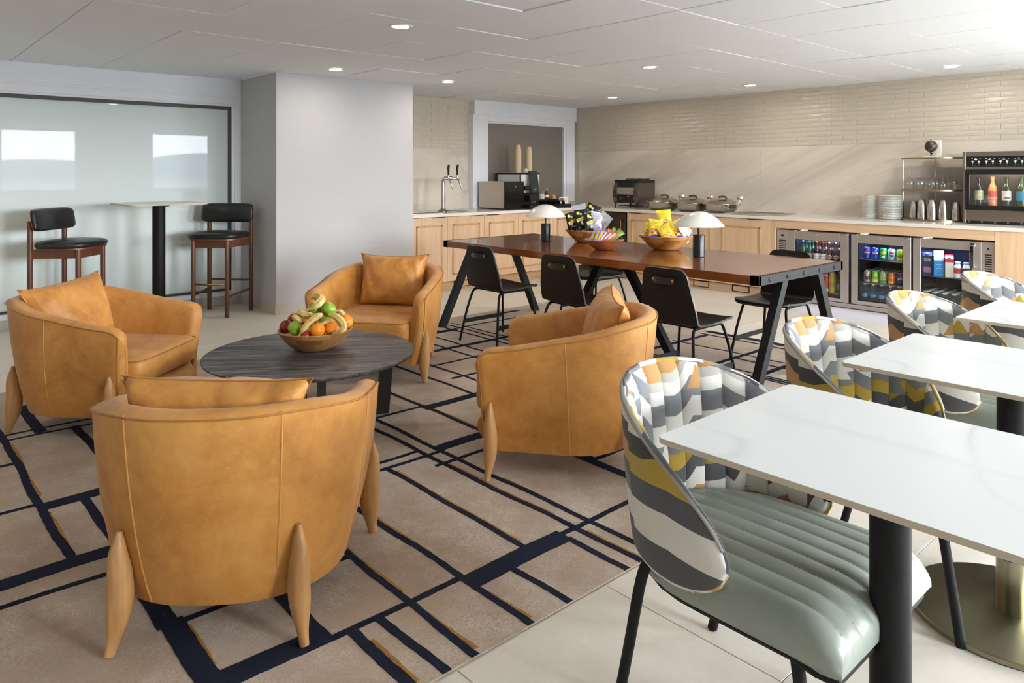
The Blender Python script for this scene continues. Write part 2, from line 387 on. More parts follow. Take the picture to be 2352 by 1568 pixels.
g = G(); g.box(6.50, 8.02, YW + .06, YB + .1, .96, 2.085); g.build('pane', mat('smoked_taupe_glass', rgb(118, 108, 98), 0.03, var=.05, vs=.8), w2)
g = G(); g.box(8.235, XR, YW + .06, YB + .14, .914, 2.2); struct(g.build('wall_back_return', PLAIN))
# ---- left wall and window wall (outside the frame, seen in the mirror of the frosted glass)
g = G(); g.box(XL - .15, XL, YF - .2, YB + .2, 0, HC + .01); struct(g.build('wall_left', PLAIN))
g = G(); xs = [XL - .2] + [q for w in WIN_X for q in w] + [XR + .2]
g.box(xs[0], xs[-1], YF - .16, YF, 0, WIN_Z[0]); g.box(xs[0], xs[-1], YF - .16, YF, WIN_Z[1], HC + .01)
for i in range(0, len(xs), 2): g.box(xs[i], xs[i + 1], YF - .16, YF, WIN_Z[0], WIN_Z[1])
struct(g.build('wall_front', PLAIN))
for i, (a, b) in enumerate(WIN_X):
    g = G()
    for p in ((a, b, WIN_Z[0], WIN_Z[0] + .02), (a, b, WIN_Z[1] - .02, WIN_Z[1]), (a, a + .02, WIN_Z[0] + .02, WIN_Z[1] - .02), (b - .02, b, WIN_Z[0] + .02, WIN_Z[1] - .02)):
        g.box(p[0], p[1], YF - .12, YF - .02, p[2], p[3])
    struct(g.build('window_%d' % (i + 3), WHITEP))
g = G()
for p in ((sw[0], sw[1], sw[2], sw[2] + .03), (sw[0], sw[1], sw[3] - .03, sw[3]), (sw[0], sw[0] + .03, sw[2], sw[3]), (sw[1] - .03, sw[1], sw[2], sw[3]), ((sw[0] + sw[1]) / 2 - .015, (sw[0] + sw[1]) / 2 + .015, sw[2], sw[3])): g.box(XR + .03, XR + .09, *p)
struct(g.build('window_5', WHITEP))  # frame of the added window, never in view
# outside: flat airfield ground and a ridge of hills with haze mixed into its colour, seen only mirrored in the glass
g = G(); g.box(-3200, 3200, -2700, 1500, -9.0, -8.8); struct(g.build('ground', mat('wet_tarmac', rgb(188, 196, 203), .8)))
g = G(); N = 120
def ridge(u, v):
    x = -1100 + 2200 * u; h = 17.5 + 1.0 * math.sin(u * 43) + .6 * math.sin(u * 131 + 1) + random.uniform(-.5, .5)
    return (x, -900 - 60 * v, -9 + h * math.sin(min(1, v * 1.3) * PI / 2))
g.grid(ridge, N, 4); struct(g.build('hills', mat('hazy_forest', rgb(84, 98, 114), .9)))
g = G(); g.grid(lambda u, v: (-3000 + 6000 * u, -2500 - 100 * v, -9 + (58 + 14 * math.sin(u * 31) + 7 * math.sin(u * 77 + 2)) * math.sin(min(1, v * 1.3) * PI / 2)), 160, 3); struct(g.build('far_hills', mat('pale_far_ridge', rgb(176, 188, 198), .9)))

# ================================================================== CARPET
k = NT('carpet_pile'); v = k.coord()
a = k.noise(v, 1.6, 4, .6, .5); b = k.noise(v, 120, 3, .8); d = k.noise(v, 420, 2, .8)
f = k.math('ADD', k.math('MULTIPLY', a, .5), k.math('ADD', k.math('MULTIPLY', b, .3), k.math('MULTIPLY', d, .3)))
patch = k.math('MULTIPLY', k.ramp(k.noise(v, 3.2, 4, .7), [(.45, 0.0), (.66, 1.0)]), k.ramp(k.math('ADD', k.math('MULTIPLY', b, .5), k.math('MULTIPLY', d, .5)), [(.42, 0.0), (.62, 1.0)]))
c = k.ramp(f, [(.34, rgb(146, 124, 105)), (.55, rgb(178, 156, 135)), (.78, rgb(198, 180, 161))])
k.set(col=k.mix(k.math('MULTIPLY', patch, .85), c, rgb(222, 210, 194)), rough=0.95, spec=0.08, sheen=0.12); k.bump(k.math('ADD', d, b), 0.7, 0.004); PILE = k.m
k = NT('navy_pile'); v = k.coord(); b = k.noise(v, 160, 3, .8)
k.set(col=k.mix(b, rgb(14, 17, 27), rgb(48, 52, 68)), rough=0.95, spec=0.05); k.bump(b, 0.7, 0.004); NAVY = k.m
MUST = mat('mustard_pile', rgb(150, 104, 30), 0.95, var=.3, vs=120)
CX0, CX1, CY0, CY1 = -1.2, 5.62, 1.633, 5.61
carpet = thing('carpet', 'beige carpet inlaid with navy lines under the leather armchairs and long table', 'carpet')
g = G(); g.box(CX0, CX1, CY0, CY1, 0.0, 0.006, 0.002); g.build('pile_field', PILE, carpet)
g = G(); g.box(CX0, CX1, CY0 - .006, CY0 - .0005, 0.0, 0.004); g.build('edge_strip', mat('metal_edge_strip', rgb(170, 160, 146), .4, .6), carpet)
BZ = [0.0]
def band(axis, c, a, b, w, m=None, z=0.0074, name='navy_band'):
    """A tufted inlay: axis 'x' runs along x at y=c from a to b, 'y' runs along y at x=c. Hand-drawn wobble on both edges."""
    BZ[0] += .000006; z += BZ[0] + (.0003 if axis == 'y' and m is None else 0)
    if b < a: a, b = b, a
    L = b - a; n = max(4, int(L / 0.022)); ph = random.uniform(0, 9); vs = []; 
    for i in range(n + 1):
        s = a + L * i / n; wob = 0.004 * math.sin(s * 5.1 + ph) + 0.003 * math.sin(s * 11.7 + ph * 2)
        for sg in (-1, 1):
            q = c + wob + sg * w / 2 + random.uniform(-.0016, .0016)
            vs.append((s, q, z) if axis == 'x' else (q, s, z))
    fs = []
    for i in range(n): fs.append((2 * i, 2 * i + 2, 2 * i + 3, 2 * i + 1) if axis == 'x' else (2 * i, 2 * i + 1, 2 * i + 3, 2 * i + 2))
    for i in range(2 * (n + 1)): vs.append((vs[i][0], vs[i][1], 0.005))
    o = 2 * (n + 1)
    for i in range(n):
        for s in (0, 1): fs.append((2 * i + s, 2 * i + 2 + s, o + 2 * i + 2 + s, o + 2 * i + s))
    g = G(); g.add(vs, fs); return g.build(name, m or NAVY, carpet, 20)
TN, TK = 0.026, 0.078
for c, a, b, w in [(1.978, -1.2, .70, TN), (2.02, .70, 1.07, .085), (1.982, 1.05, 1.56, .026), (1.952, 1.54, 2.03, .088), (1.97, 2.0, 3.9, .026),
                   (3.03, 1.30, 2.10, TN), (2.953, 1.30, 2.20, TN), (2.992, 2.165, 2.62, .075), (2.828, 2.05, 3.2, TN), (3.60, 1.0, 2.52, TN), (3.563, 2.50, 3.2, .07), (2.37, 2.66, 3.6, TN),
                   (2.833, -1.2, .74, TN), (2.99, -1.2, 1.30, .082), (3.613, -.6, .58, TN), (3.58, .57, 1.0, .08), (4.2, -.2, .57, .03), (4.675, .2, 1.5, .022), (4.58, .2, 1.5, .022), (2.372, .735, 1.35, TN),
                   (5.165, 3.2, 3.98, .075), (5.2, 3.98, 4.75, TN), (4.64, 2.55, 4.60, .055), (4.30, 3.1, 4.6, TN), (3.95, 3.0, 4.9, .03), (3.55, 3.9, 5.45, .045), (3.0, 3.4, 4.46, .06), (2.965, 4.46, 5.40, .04), (2.59, 4.3, 5.1, .045), (2.25, 3.9, 4.7, TN), (4.98, 4.6, 5.45, TN), (4.5, 4.7, 5.45, .04), (5.45, 4.55, 5.0, .05)]:
    band('x', c, max(a, CX0), min(b, CX1), w)
for c, a, b, w in [(2.52, 2.99, 4.3, TN), (2.185, 1.635, 4.2, TN), (2.10, 1.635, 3.60, TN), (1.86, 1.97, 2.95, TN), (1.553, 1.635, 3.60, TN), (1.338, 1.635, 2.99, TN), (1.723, 1.635, 1.93, TN), (2.025, 1.635, 1.93, TN), (1.226, 1.635, 1.97, .03), (1.122, 1.635, 1.97, .036),
                   (2.645, 2.12, 2.72, .05), (2.68, 2.36, 3.0, TN), (.577, 2.99, 5.4, .032), (.733, 3.02, 3.60, .036), (.738, 4.6, 5.2, .055), (.905, 3.9, 4.6, .04), (.708, 2.37, 2.99, .036), (.725, 1.635, 2.40, .07), (.74, 2.38, 2.52, TN), (1.046, 2.02, 2.37, .05),
                   (3.655, 4.2, 5.15, .022), (3.49, 3.6, 4.9, .022), (3.95, 3.9, 5.35, .022), (4.043, 3.7, 5.35, .018), (4.115, 3.7, 5.40, .018), (3.82, 5.17, 5.4, .018), (5.575, 2.8, 3.62, .07), (5.46, 2.3, 3.62, .022), (5.06, 2.2, 3.62, .018), (4.92, 2.3, 3.0, .02), (4.64, 2.2, 2.96, .018), (4.56, 2.2, 3.6, .018), (4.6, 2.1, 2.6, .03), (4.3, 1.635, 3.6, .022), (3.95, 1.635, 3.0, .022), (3.3, 1.635, 3.6, .024), (3.1, 2.9, 4.6, .022), (2.9, 2.9, 4.6, .022), (0.1, 1.8, 4.2, TN), (-.4, 1.635, 3.5, TN)]:
    band('y', c, max(a, CY0), min(b, CY1), w)
for c, a, b in [(1.570, 2.03, 2.62), (1.355, 2.05, 2.5), (1.877, 2.03, 2.9), (2.117, 2.1, 2.8), (2.202, 2.1, 2.5), (1.570, 1.66, 1.85), (1.355, 1.66, 1.9), (1.144, 1.66, 1.9), (2.117, 1.66, 1.92), (.597, 3.1, 3.5), (.597, 3.7, 4.5), (.764, 2.1, 2.34), (1.570, 2.72, 3.0), (2.537, 3.1, 3.5)]:
    band('y', c, a, b, .011, MUST, .0071, 'mustard_band')

# ================================================================== LEATHER ARMCHAIRS
k = NT('tan_leather'); v = k.coord(); oi = k.n('ObjectInfo')
a = k.noise(v, 3.0, 5, .65, .6); b = k.noise(v, 14, 5, .7, .4); cr = k.noise(k.coord(scale=(1, 1, 1), rot=(.7, .5, .3)), 26, 6, .75, 2.5); pore = k.noise(v, 620, 2, .6)
f = k.math('ADD', k.math('MULTIPLY', a, .7), k.math('MULTIPLY', b, .35))
c = k.ramp(f, [(.33, rgb(150, 92, 34)), (.52, rgb(186, 126, 56)), (.71, rgb(208, 152, 82))])
c = k.mix(k.math('MULTIPLY', k.ramp(cr, [(.60, 0.0), (.68, 1.0)]), .22), c, rgb(226, 184, 126))
k.set(col=c, rough=k.ramp(b, [(.3, .42), (.7, .56)]), spec=.42, sheen=.08)
k.bump(k.math('ADD', k.math('MULTIPLY', pore, .5), k.math('MULTIPLY', cr, .25)), .12, .0015); LEATHER = k.m
PIPE = mat('leather_piping', rgb(158, 106, 48), .5, var=.12)
def pillow_leather():
    m = LEATHER.copy(); m.name = 'soft_pillow_leather'; t = m.node_tree; tc_ = t.nodes.new('ShaderNodeTexCoord'); nz = t.nodes.new('ShaderNodeTexNoise'); bp = t.nodes.new('ShaderNodeBump')
    nz.inputs['Scale'].default_value = 7; nz.inputs['Detail'].default_value = 3; nz.inputs['Distortion'].default_value = .5; bp.inputs['Strength'].default_value = .55; bp.inputs['Distance'].default_value = .02
    t.links.new(tc_.outputs['Object'], nz.inputs['Vector']); t.links.new(nz.outputs['Fac'], bp.inputs['Height']); b = t.nodes['Principled BSDF']; old = b.inputs['Normal'].links[0].from_node
    t.links.new(bp.outputs[0], old.inputs['Normal']); return m
PLEA = pillow_leather()
SEAM = mat('leather_seam', rgb(196, 142, 76), .5, var=.1)
OAK = wood('natural_oak', rgb(150, 104, 58), rgb(198, 150, 94), .45, axis='Z', ring=16)
def sup(t, e): return math.copysign(abs(math.sin(t)) ** e, math.sin(t))
def cup(t, e): return math.copysign(abs(math.cos(t)) ** e, math.cos(t))
def u_path(v, s):
    """Plan of the tub shell: s -1 (left front) .. 0 (back) .. 1 (right front); v 0 bottom .. 1 top. Returns point and outward normal."""
    a = .352 + (.425 - .352) * v ** .8; c = .318 + (.43 - .318) * v ** .75; yf = .335 + .035 * v; y0 = -.02
    L1 = yf - y0; tot = L1 + 0.62
    d = abs(s) * tot
    if d > .62: x, y, nx, ny = a, y0 + (d - .62), 1, 0
    else:
        t = PI / 2 * (1 - d / .62)
        e = .86
        x = a * cup(t, e); y = y0 - c * sup(t, e)
        nx, ny = max(1e-3, math.cos(t)) / a, -max(1e-3, math.sin(t)) / c
        l = math.hypot(nx, ny); nx /= l; ny /= l
    sg = 1 if s >= 0 else -1
    return Vector((x * sg, y, 0)), Vector((nx * sg, ny, 0)), tot - d
ZB = 0.115
def shell_top(s): return .598 + .122 * sm((1 - abs(s)) / .80)
def shell_point(s, v):
    p, n, dend = u_path(v, s); r2 = .085
    q = max(0.0, 1 - min(dend, r2) / r2)
    top = shell_top(s) - r2 * (1 - math.sqrt(max(0, 1 - q * q))) * .95
    return p + Vector((0, 0, ZB + (top - ZB) * v)), n, dend, top
def make_shell(g):
    S = 64; rows = []
    ss = []
    for i in range(S + 1):
        u = -1 + 2 * i / S; ss.append(math.copysign(1 - (1 - abs(u)) ** 1.5 if abs(u) > .5 else abs(u) * (1 - .5 ** 1.5) / .5, u))
    th = .088
    for s in ss:
        row = []
        p0, n0, dend, top = shell_point(s, 1.0)
        q = max(0.0, 1 - min(dend, .04) / .04); e = max(.06, math.sqrt(max(0, 1 - q * q)))
        def off(P, n, d): return P - n * (th / 2 + (d - th / 2) * e)
        for j in range(9):
            v = j / 8 * .965; P, n, _, _ = shell_point(s, v)
            blg = .012 * math.sin(v * PI); row.append(off(P + n * blg, n, 0.0))
        for j in range(1, 7):          # rounded top
            t = PI * j / 7; d = th / 2 - th / 2 * math.cos(t); zz = .03 * math.sin(t)
            P = p0 + Vector((0, 0, -.035 + zz)); row.append(off(P, n0, d))
        for j in range(1, 6):          # inner face down to the seat
            v = .95 - j / 5 * .62; P, n, _, _ = shell_point(s, v); row.append(off(P, n, th + .012 * j / 5))
        rows.append(row)
    m = len(rows[0]); vs = [p for r in rows for p in r]; fs = []
    for i in range(S):
        for j in range(m): fs.append((i * m + j, i * m + (j + 1) % m, (i + 1) * m + (j + 1) % m, (i + 1) * m + j))
    fs.append(tuple(range(m))); fs.append(tuple(S * m + j for j in range(m))[::-1])
    g.add(vs, fs)
def outer(s, v, d=0.0):
    P, n, dend, _ = shell_point(s, v); q = max(0.0, 1 - min(dend, .04) / .04); e = max(.06, math.sqrt(max(0, 1 - q * q)))
    return P + n * (.012 * math.sin(v * PI) + d - .044 * (1 - e))
def cushion_pt(u, v, L, Hh, Tk, seed, puff=.40):
    """Knife-edge cushion: u,v in -1..1 over length/height, returns half thickness."""
    e = ((1 - abs(u) ** 3.0) * (1 - abs(v) ** 3.0)) ** puff
    return Tk / 2 * e
def make_pillow(L, Hh, Tk, seed):
    r = random.Random(seed); g = G(); N, M_ = 28, 20
    ph = [r.uniform(0, 6) for _ in range(8)]
    def pt(i, j, sd):
        u = -1 + 2 * i; v = -1 + 2 * j
        ear = .055 * (abs(u) ** 6) * (abs(v) ** 6)
        pinch = 1 - .05 * (1 - abs(v) ** 2) * abs(u) ** 8
        x = u * L / 2 * (1 - .06 * (1 - u * u) * 0) * (pinch - .07 * (1 - abs(v) ** 2) * abs(u) ** 2 + ear * .6); z = v * Hh / 2 * (1 - .07 * (1 - abs(u) ** 2) * abs(v) ** 2 + ear)
        t = cushion_pt(u, v, L, Hh, Tk, 0)
        w = .008 * math.sin(11 * u + 5 * v + ph[0]) * (abs(v) ** 2) + .007 * math.sin(14 * u * abs(u) - 6 * v + ph[1]) * abs(u) + .004 * math.sin(22 * u + ph[2]) * abs(v) ** 3
        t = max(0.0, t + w * (t / (Tk / 2)) ** .6)
        bend = .02 * math.cos(u * 1.3 + .2) - .012 * (v + 1) * u * .4
        return (x, sd * t + bend, z)
    g.grid(lambda i, j: pt(i, j, -1), N, M_); g.grid(lambda i, j: pt(i, j, 1), N, M_, flip=True)
    edge = [pt(i / N, 0, 0) for i in range(N + 1)] + [pt(1, j / M_, 0) for j in range(1, M_ + 1)] + [pt(1 - i / N, 1, 0) for i in range(1, N + 1)] + [pt(0, 1 - j / M_, 0) for j in range(1, M_ + 1)]
    return g, edge
def make_armchair():
    t = thing('leather_armchair', 'x', 'armchair', group='tan leather tub armchairs')
    g = G(); make_shell(g); sh = g.build('shell', LEATHER, t, 50)
    n = 70
    g = G(); g.tube([outer(-.94 + 1.88 * i / n, .962, .001) for i in range(n + 1)], .0034, 6)
    for sg in (-1, 1):
        pts = [outer(sg * (.94 + .042 * min(1, i / 8)), .962 if i < 9 else .962 * (1 - ((i - 8) / 16)), .001) for i in range(25)]
        g.tube(pts, .0034, 6)
    g.build('piping', PIPE, sh)
    for s in (-.60, -.19, .19, .60):
        g = G(); g.tube([outer(s, .01 + .965 * i / 16, -.0005) for i in range(17)], .0026, 5); g.build('seam', SEAM, sh)
    g = G()
    def plan(o, v=.45): return [u_path(v, -1 + 2 * i / 40)[0] - u_path(v, -1 + 2 * i / 40)[1] * o for i in range(41)]
    pl = [(p.x, p.y) for p in plan(.05, .1)]; g.prism(pl, .125, .272); g.build('seat_base', LEATHER, t, 40)
    g = G(); g.tube([(-.265 + .53 * i / 10, .325, .195) for i in range(11)], .066, 14); g.build('front_rail', LEATHER, t, 60)
    # loose seat cushion
    g = G(); X, Y0, Y1, z0, z1 = .315, -.30, .405, .275, .412
    def cp(i, j):
        th = 2 * PI * i; rr = j
        x = X * cup(th, .24); y = (Y0 + Y1) / 2 + (Y1 - Y0) / 2 * sup(th, .24)
        return x, y
    rings = [(0.0, z1 + .014), (.5, z1 + .012), (.86, z1 + .004), (.955, z1 - .004), (.99, z1 - .018), (1.0, z1 - .04), (1.0, z0 + .03), (.985, z0 + .008), (.95, z0)]
    nn = 72; vs = []; fs = []
    for q, z in rings:
        for i in range(nn): x, y = cp(i / nn, 1); vs.append((x * q, (Y0 + Y1) / 2 + (y - (Y0 + Y1) / 2) * q, z))
    for a in range(len(rings) - 1):
        for i in range(nn): fs.append((a * nn + i, (a + 1) * nn + i, (a + 1) * nn + (i + 1) % nn, a * nn + (i + 1) % nn))
    fs.append(tuple((len(rings) - 1) * nn + i for i in range(nn))[::-1]); g.add(vs, fs); cu = g.build('seat_cushion', LEATHER, t, 50)
    g = G(); pts = [(cp(i / nn, 1)[0] * 1.0, (Y0 + Y1) / 2 + (cp(i / nn, 1)[1] - (Y0 + Y1) / 2) * 1.0, z1 - .012) for i in range(nn + 1)]
    g.tube(pts, .0032, 5, cap=False); g.build('cushion_welt', PIPE, cu)
    for fx, fy in ((-.275, -.365), (.275, -.365), (-.405, .31), (.405, .31)):
        d = Vector((fx, fy, 0)).normalized()
        # where the leg meets the shell
        best = min(((outer(-1 + 2 * i / 80, .42).xy - Vector((0, 0))).normalized().dot(d.xy) * -1, -1 + 2 * i / 80) for i in range(81))[1]
        if fy > 0: best = math.copysign(.945, fx)
        nrm = u_path(.3, best)[1]
        top = outer(best, .46, .001); mid = outer(best, .14, .004); foot = Vector((fx, fy, 0)); foot = foot + (mid - foot) * Vector((0, 0, 0)).length
        g = G(); pts = []; rs = []; tp_ = Vector((top.x, top.y, .35))
        for i in range(18):
            q = i / 17; z = q * .35; p = foot.lerp(tp_, q) + (mid - foot.lerp(tp_, .4)) * (.35 * math.sin(min(1, q / .8) * PI)) * Vector((1, 1, 0)).length / 1.414
            p.z = z; pts.append(p)
            rs.append(.0170 + .0225 * sm(z / .14) if z < .15 else .0395 * max(.08, 1 - ((z - .15) / .20) ** 2.0) ** .58)
        g.tube(pts, rs, 14, flat=(.80, (nrm.x, nrm.y, 0))); g.v = [(a_, b_, max(0.0, c_)) for a_, b_, c_ in g.v]; g.build('leg', OAK, t, 60)
    return t
CT = (1.90, 3.79)
chA = make_armchair()
ARM = [('A', (.985, 2.465), 53, 'nearest tan leather armchair, its back turned to the viewer'), ('B', (1.06, 4.64), -47, 'tan leather armchair on the left, in front of the frosted glass'),
       ('C', (2.64, 2.53), 127, 'tan leather armchair seen from its side, in front of the long wooden table'), ('D', (2.80, 4.50), -141, 'far tan leather armchair facing the viewer behind the round black table')]
for i, (nm, p, a, l) in enumerate(ARM):
    rz = math.radians(a) - PI / 2
    if i == 0: chA.location = (p[0], p[1], .0085); chA.rotation_euler = (0, 0, rz); chA['label'] = l
    else: dup(chA, (p[0], p[1], .0085), rz, l)
def pillow(nm, chair, a, lx, ly, lz, tilt, roll, yaw, label, seed, L=.50, Hh=.335, Tk=.15):
    g, e = make_pillow(L, Hh, Tk, seed)
    t = thing('throw_pillow', label, 'pillow', group='tan leather lumbar pillows')
    o = g.build('cover', PLEA, t, 60)
    g = G(); g.tube(e, .0035, 5, cap=False); g.build('welt', PIPE, t)
    rz = math.radians(a) - PI / 2
    t.matrix_world = T(chair[0], chair[1], 0) @ Rz(rz) @ T(lx, ly, lz) @ Rz(yaw) @ Rx(tilt) @ Ry(roll)
    return t
pillow('A', ARM[0][1], 53, -.01, -.240, .600, .14, .02, .0, 'leather pillow lying along the back of the nearest armchair', 1, .56, .34, .20)
pillow('B', ARM[1][1], -47, .0, -.215, .60, .30, .05, -.10, 'leather pillow in the left armchair before the frosted glass', 2, .54, .37, .18)
pillow('C', ARM[2][1], 127, .06, -.205, .605, .26, -.10, .25, 'leather pillow with one corner up in the side-on armchair', 3, .46, .37, .19)
pillow('D', ARM[3][1], -141, -.02, -.205, .60, .20, .0, .0, 'leather pillow standing upright in the far armchair', 4, .52, .38, .18)

# ================================================================== ROUND COFFEE TABLE
k = NT('charred_black_wood'); v = k.coord(scale=(.08, 1, 1), rot=(0, 0, 0)); n = k.noise(v, 15, 6, .68, 1.6); n2 = k.noise(v, 70, 3, .7)
k.set(col=k.ramp(k.math('ADD', k.math('MULTIPLY', n, .8), k.math('MULTIPLY', n2, .25)), [(.38, rgb(18, 17, 17)), (.49, rgb(52, 48, 47)), (.57, rgb(98, 93, 90)), (.68, rgb(134, 128, 124))]), rough=k.ramp(n, [(.3, .38), (.7, .5)]), spec=.45)
k.bump(n, .25, .002); CHAR = k.m
t = thing('coffee_table', 'round black-stained wooden coffee table between the four leather armchairs', 'table', (CT[0], CT[1], .0065), math.radians(-35))
g = G(); g.lathe([(.50, .366), (.545, .368), (.570, .380), (.573, .390), (.567, .3935), (.0001, .3935)], 96, caps=(True, False)); g.build('tabletop', CHAR, t, 30)
for a in (15, 105, 195, 285):
    q = math.radians(a); d = Vector((math.cos(q), math.sin(q), 0)); n_ = Vector((-d.y, d.x, 0))
    g = G(); vs = []
    for z, r, w in ((0, .40, .036), (.366, .43, .036)):
        for s1, s2 in ((-1, -1), (1, -1), (1, 1), (-1, 1)): vs.append(d * (r + s1 * w) + n_ * (s2 * .018) + Vector((0, 0, z)))
    g.add(vs, [(0, 3, 2, 1), (4, 5, 6, 7), (0, 1, 5, 4), (1, 2, 6, 5), (2, 3, 7, 6), (3, 0, 4, 7)]); g.build('leg', mat('black_stained_leg', rgb(24, 22, 22), .5), t)
g = G()
for a in (15, 105):
    q = math.radians(a); g.box(-.40, .40, -.018, .018, .33, .366, .002, M=Rz(q))
g.build('cross_rail', mat('black_stained_leg', rgb(24, 22, 22), .5), t)

# ================================================================== FRUIT BOWL
def bowl_wood(name, cols):
    k = NT(name); v = k.coord(); s_ = k.n('SeparateXYZ'); k.l(v, s_.inputs[0])
    zz = k.math('FLOOR', k.math('MULTIPLY', s_.outputs[2], 34.0)); an = k.math('FLOOR', k.math('ADD', k.math('MULTIPLY', k.math('ARCTAN2', s_.outputs[1], s_.outputs[0]), 1.3), k.math('MULTIPLY', zz, 1.7)))
    wn_ = k.n('TexWhiteNoise', noise_dimensions='2D'); cmb = k.n('CombineXYZ'); k.l(zz, cmb.inputs[0]); k.l(an, cmb.inputs[1]); k.l(cmb.outputs[0], wn_.inputs[0])
    gr = k.noise(k.coord(scale=(1, 1, 9)), 14, 4, .7)
    k.set(col=k.mix(k.math('MULTIPLY', gr, .5), k.ramp(wn_.outputs[0], cols), rgb(140, 92, 46)), rough=.38, spec=.5, coat=.2); return k.m
BOWLW = bowl_wood('banded_acacia_wood', [(.1, rgb(120, 80, 40)), (.5, rgb(152, 108, 62)), (.9, rgb(174, 132, 82))])
BOWLP = bowl_wood('pale_acacia_wood', [(.1, rgb(172, 112, 52)), (.5, rgb(202, 146, 80)), (.9, rgb(220, 172, 108))])
def bowl_profile(R, rb, Hh, t=.009, curve=1.0):
    pr = []
    for i in range(11):
        q = i / 10; pr.append((rb + (R - rb) * q ** (.62 if curve == 1 else curve), Hh * (q ** (1.25 if curve == 1 else 1.1))))
    inn = [(max(.002, r - t), z + t * .8) for r, z in pr[::-1]]
    return pr + [(R - t * .5, Hh + t * .45)] + [(r, min(z, Hh)) for r, z in inn] + [(.0005, inn[-1][1])]
def bowl(name, label, loc, R, rb, Hh, group, m=None, curve=1.0):
    t = thing(name, label, 'bowl', loc, group=group)
    g = G(); g.lathe([(0.0005, 0.0)] + bowl_profile(R, rb, Hh, curve=curve), 48, caps=(False, False)); g.build('body', m or BOWLW, t, 40)
    return t
FB = (1.945, 3.83, .4005)
bowl('fruit_bowl', 'wooden bowl heaped with fruit on the round black coffee table', FB, .207, .075, .112, None)
RV, FV = Vector((.743, -.669, 0)), Vector((.669, .743, 0))
def bl(r, f, z): return Vector(FB) + RV * r + FV * f + Vector((0, 0, z))
def fruit_mat(name, c1, c2, sc_=6, rough=.3, bs=0, bsc=300):
    k = NT(name); v = k.coord(); n = k.noise(v, sc_ * 6, 3); k.set(col=k.ramp(n, [(.35, c1), (.7, c2)]), rough=rough, spec=.5)
    if bs: k.bump(k.noise(v, bsc, 2), bs, .001)
    return k.m
GAP = fruit_mat('green_apple_skin', rgb(110, 150, 30), rgb(160, 186, 60)); RAP = fruit_mat('red_apple_skin', rgb(120, 16, 22), rgb(172, 40, 30)); ORG = fruit_mat('orange_peel', rgb(238, 128, 10), rgb(248, 158, 34), 4, .42, .4, 420)
STEMM = mat('brown_stem', rgb(84, 62, 36), .8)
def apple(m, p, r, rot, label, grp):
    t = thing('apple', label, 'apple', p, group=grp); t.rotation_euler = rot
    pr = []
    for i in range(15):
        a = -PI / 2 + PI * i / 14; rr = r * math.cos(a) ** .86 * (1.03 + .05 * math.sin(a)); z = r * .93 * math.sin(a)
        if abs(math.cos(a)) < .5: z -= math.copysign((.5 - abs(math.cos(a))) * r * .5, z)
        pr.append((max(rr, .0004), z))
    g = G(); g.lathe(pr, 24, caps=(False, False)); g.build('flesh', m, t, 80)
    g = G(); g.tube([(0, 0, r * .66), (.002, .001, r * .9), (.006, .002, r * 1.12)], .0014, 6); g.build('stem', STEMM, t)
    return t
def orange(p, r, rot, label):
    t = thing('orange', label, 'orange', p, group='oranges in the fruit bowl'); t.rotation_euler = rot
    g = G(); g.lathe([(max(.0004, r * math.cos(-PI / 2 + PI * i / 14)), r * .97 * math.sin(-PI / 2 + PI * i / 14) - (.003 if i == 14 else 0)) for i in range(15)], 24, caps=(False, False)); g.build('rind', ORG, t, 80)
    g = G(); g.lathe([(.0003, r * .955), (.0035, r * .96), (.003, r * .985), (.0003, r * .985)], 8, caps=(False, False)); g.build('stem_button', mat('green_button', rgb(110, 110, 50), .8), t)
GG = 'apples in the fruit bowl'
apple(GAP, bl(-.085, -.10, .137), .041, (.9, .3, .8), 'green apple at the front left of the fruit bowl', GG)
apple(GAP, bl(.078, -.01, .223), .043, (1.1, .2, 1.5), 'green apple at the top right of the fruit heap', GG)
apple(GAP, bl(-.012, .03, .218), .041, (.3, .2, 0), 'green apple under the topmost banana', GG)
apple(RAP, bl(-.155, -.03, .130), .038, (.4, -.3, 0), 'dark red apple at the left rim of the fruit bowl', GG)
apple(RAP, bl(-.135, .06, .155), .038, (.2, .4, 2), 'red apple behind the dark red one', GG)
apple(RAP, bl(-.022, -.125, .098), .034, (.2, .4, 3), 'red apple low at the front between green apple and orange', GG)
apple(GAP, bl(.06, -.02, .155), .036, (.2, .1, 3), 'green apple deep in the middle of the heap', GG)
orange(bl(.047, -.125, .132), .040, (1.2, .2, 0), 'orange at the front centre of the fruit bowl')
orange(bl(.118, -.09, .132), .040, (.8, .6, 0), 'orange front right, under the curved banana')
orange(bl(.172, .01, .152), .040, (.2, .9, 0), 'orange at the right rim of the fruit bowl')
orange(bl(-.055, .01, .150), .038, (.2, .1, 0), 'orange half hidden behind the bananas')
k = NT('ripe_banana_skin'); v = k.coord(); s1 = k.noise(v, 90, 4, .75, .8); s2 = k.noise(v, 18, 4, .7, .6)
c = k.mix(k.ramp(s1, [(.56, 0.0), (.64, 1.0)]), rgb(214, 186, 112), rgb(122, 84, 44)); c = k.mix(k.math('MULTIPLY', k.ramp(s2, [(.52, 0.0), (.68, 1.0)]), .55), c, rgb(120, 92, 54))
k.set(col=c, rough=.5); BAN = k.m
def smooth(pts, n):
    P = [Vector(p) for p in pts]; P = [P[0] * 2 - P[1]] + P + [P[-1] * 2 - P[-2]]; out = []
    for i in range(1, len(P) - 2):
        for j in range(n):
            t = j / n; a, b, c, d = P[i - 1], P[i], P[i + 1], P[i + 2]
            out.append(.5 * ((2 * b) + (c - a) * t + (2 * a - 5 * b + 4 * c - d) * t * t + (3 * b - a - 3 * c + d) * t ** 3))
    out.append(P[-2]); return out
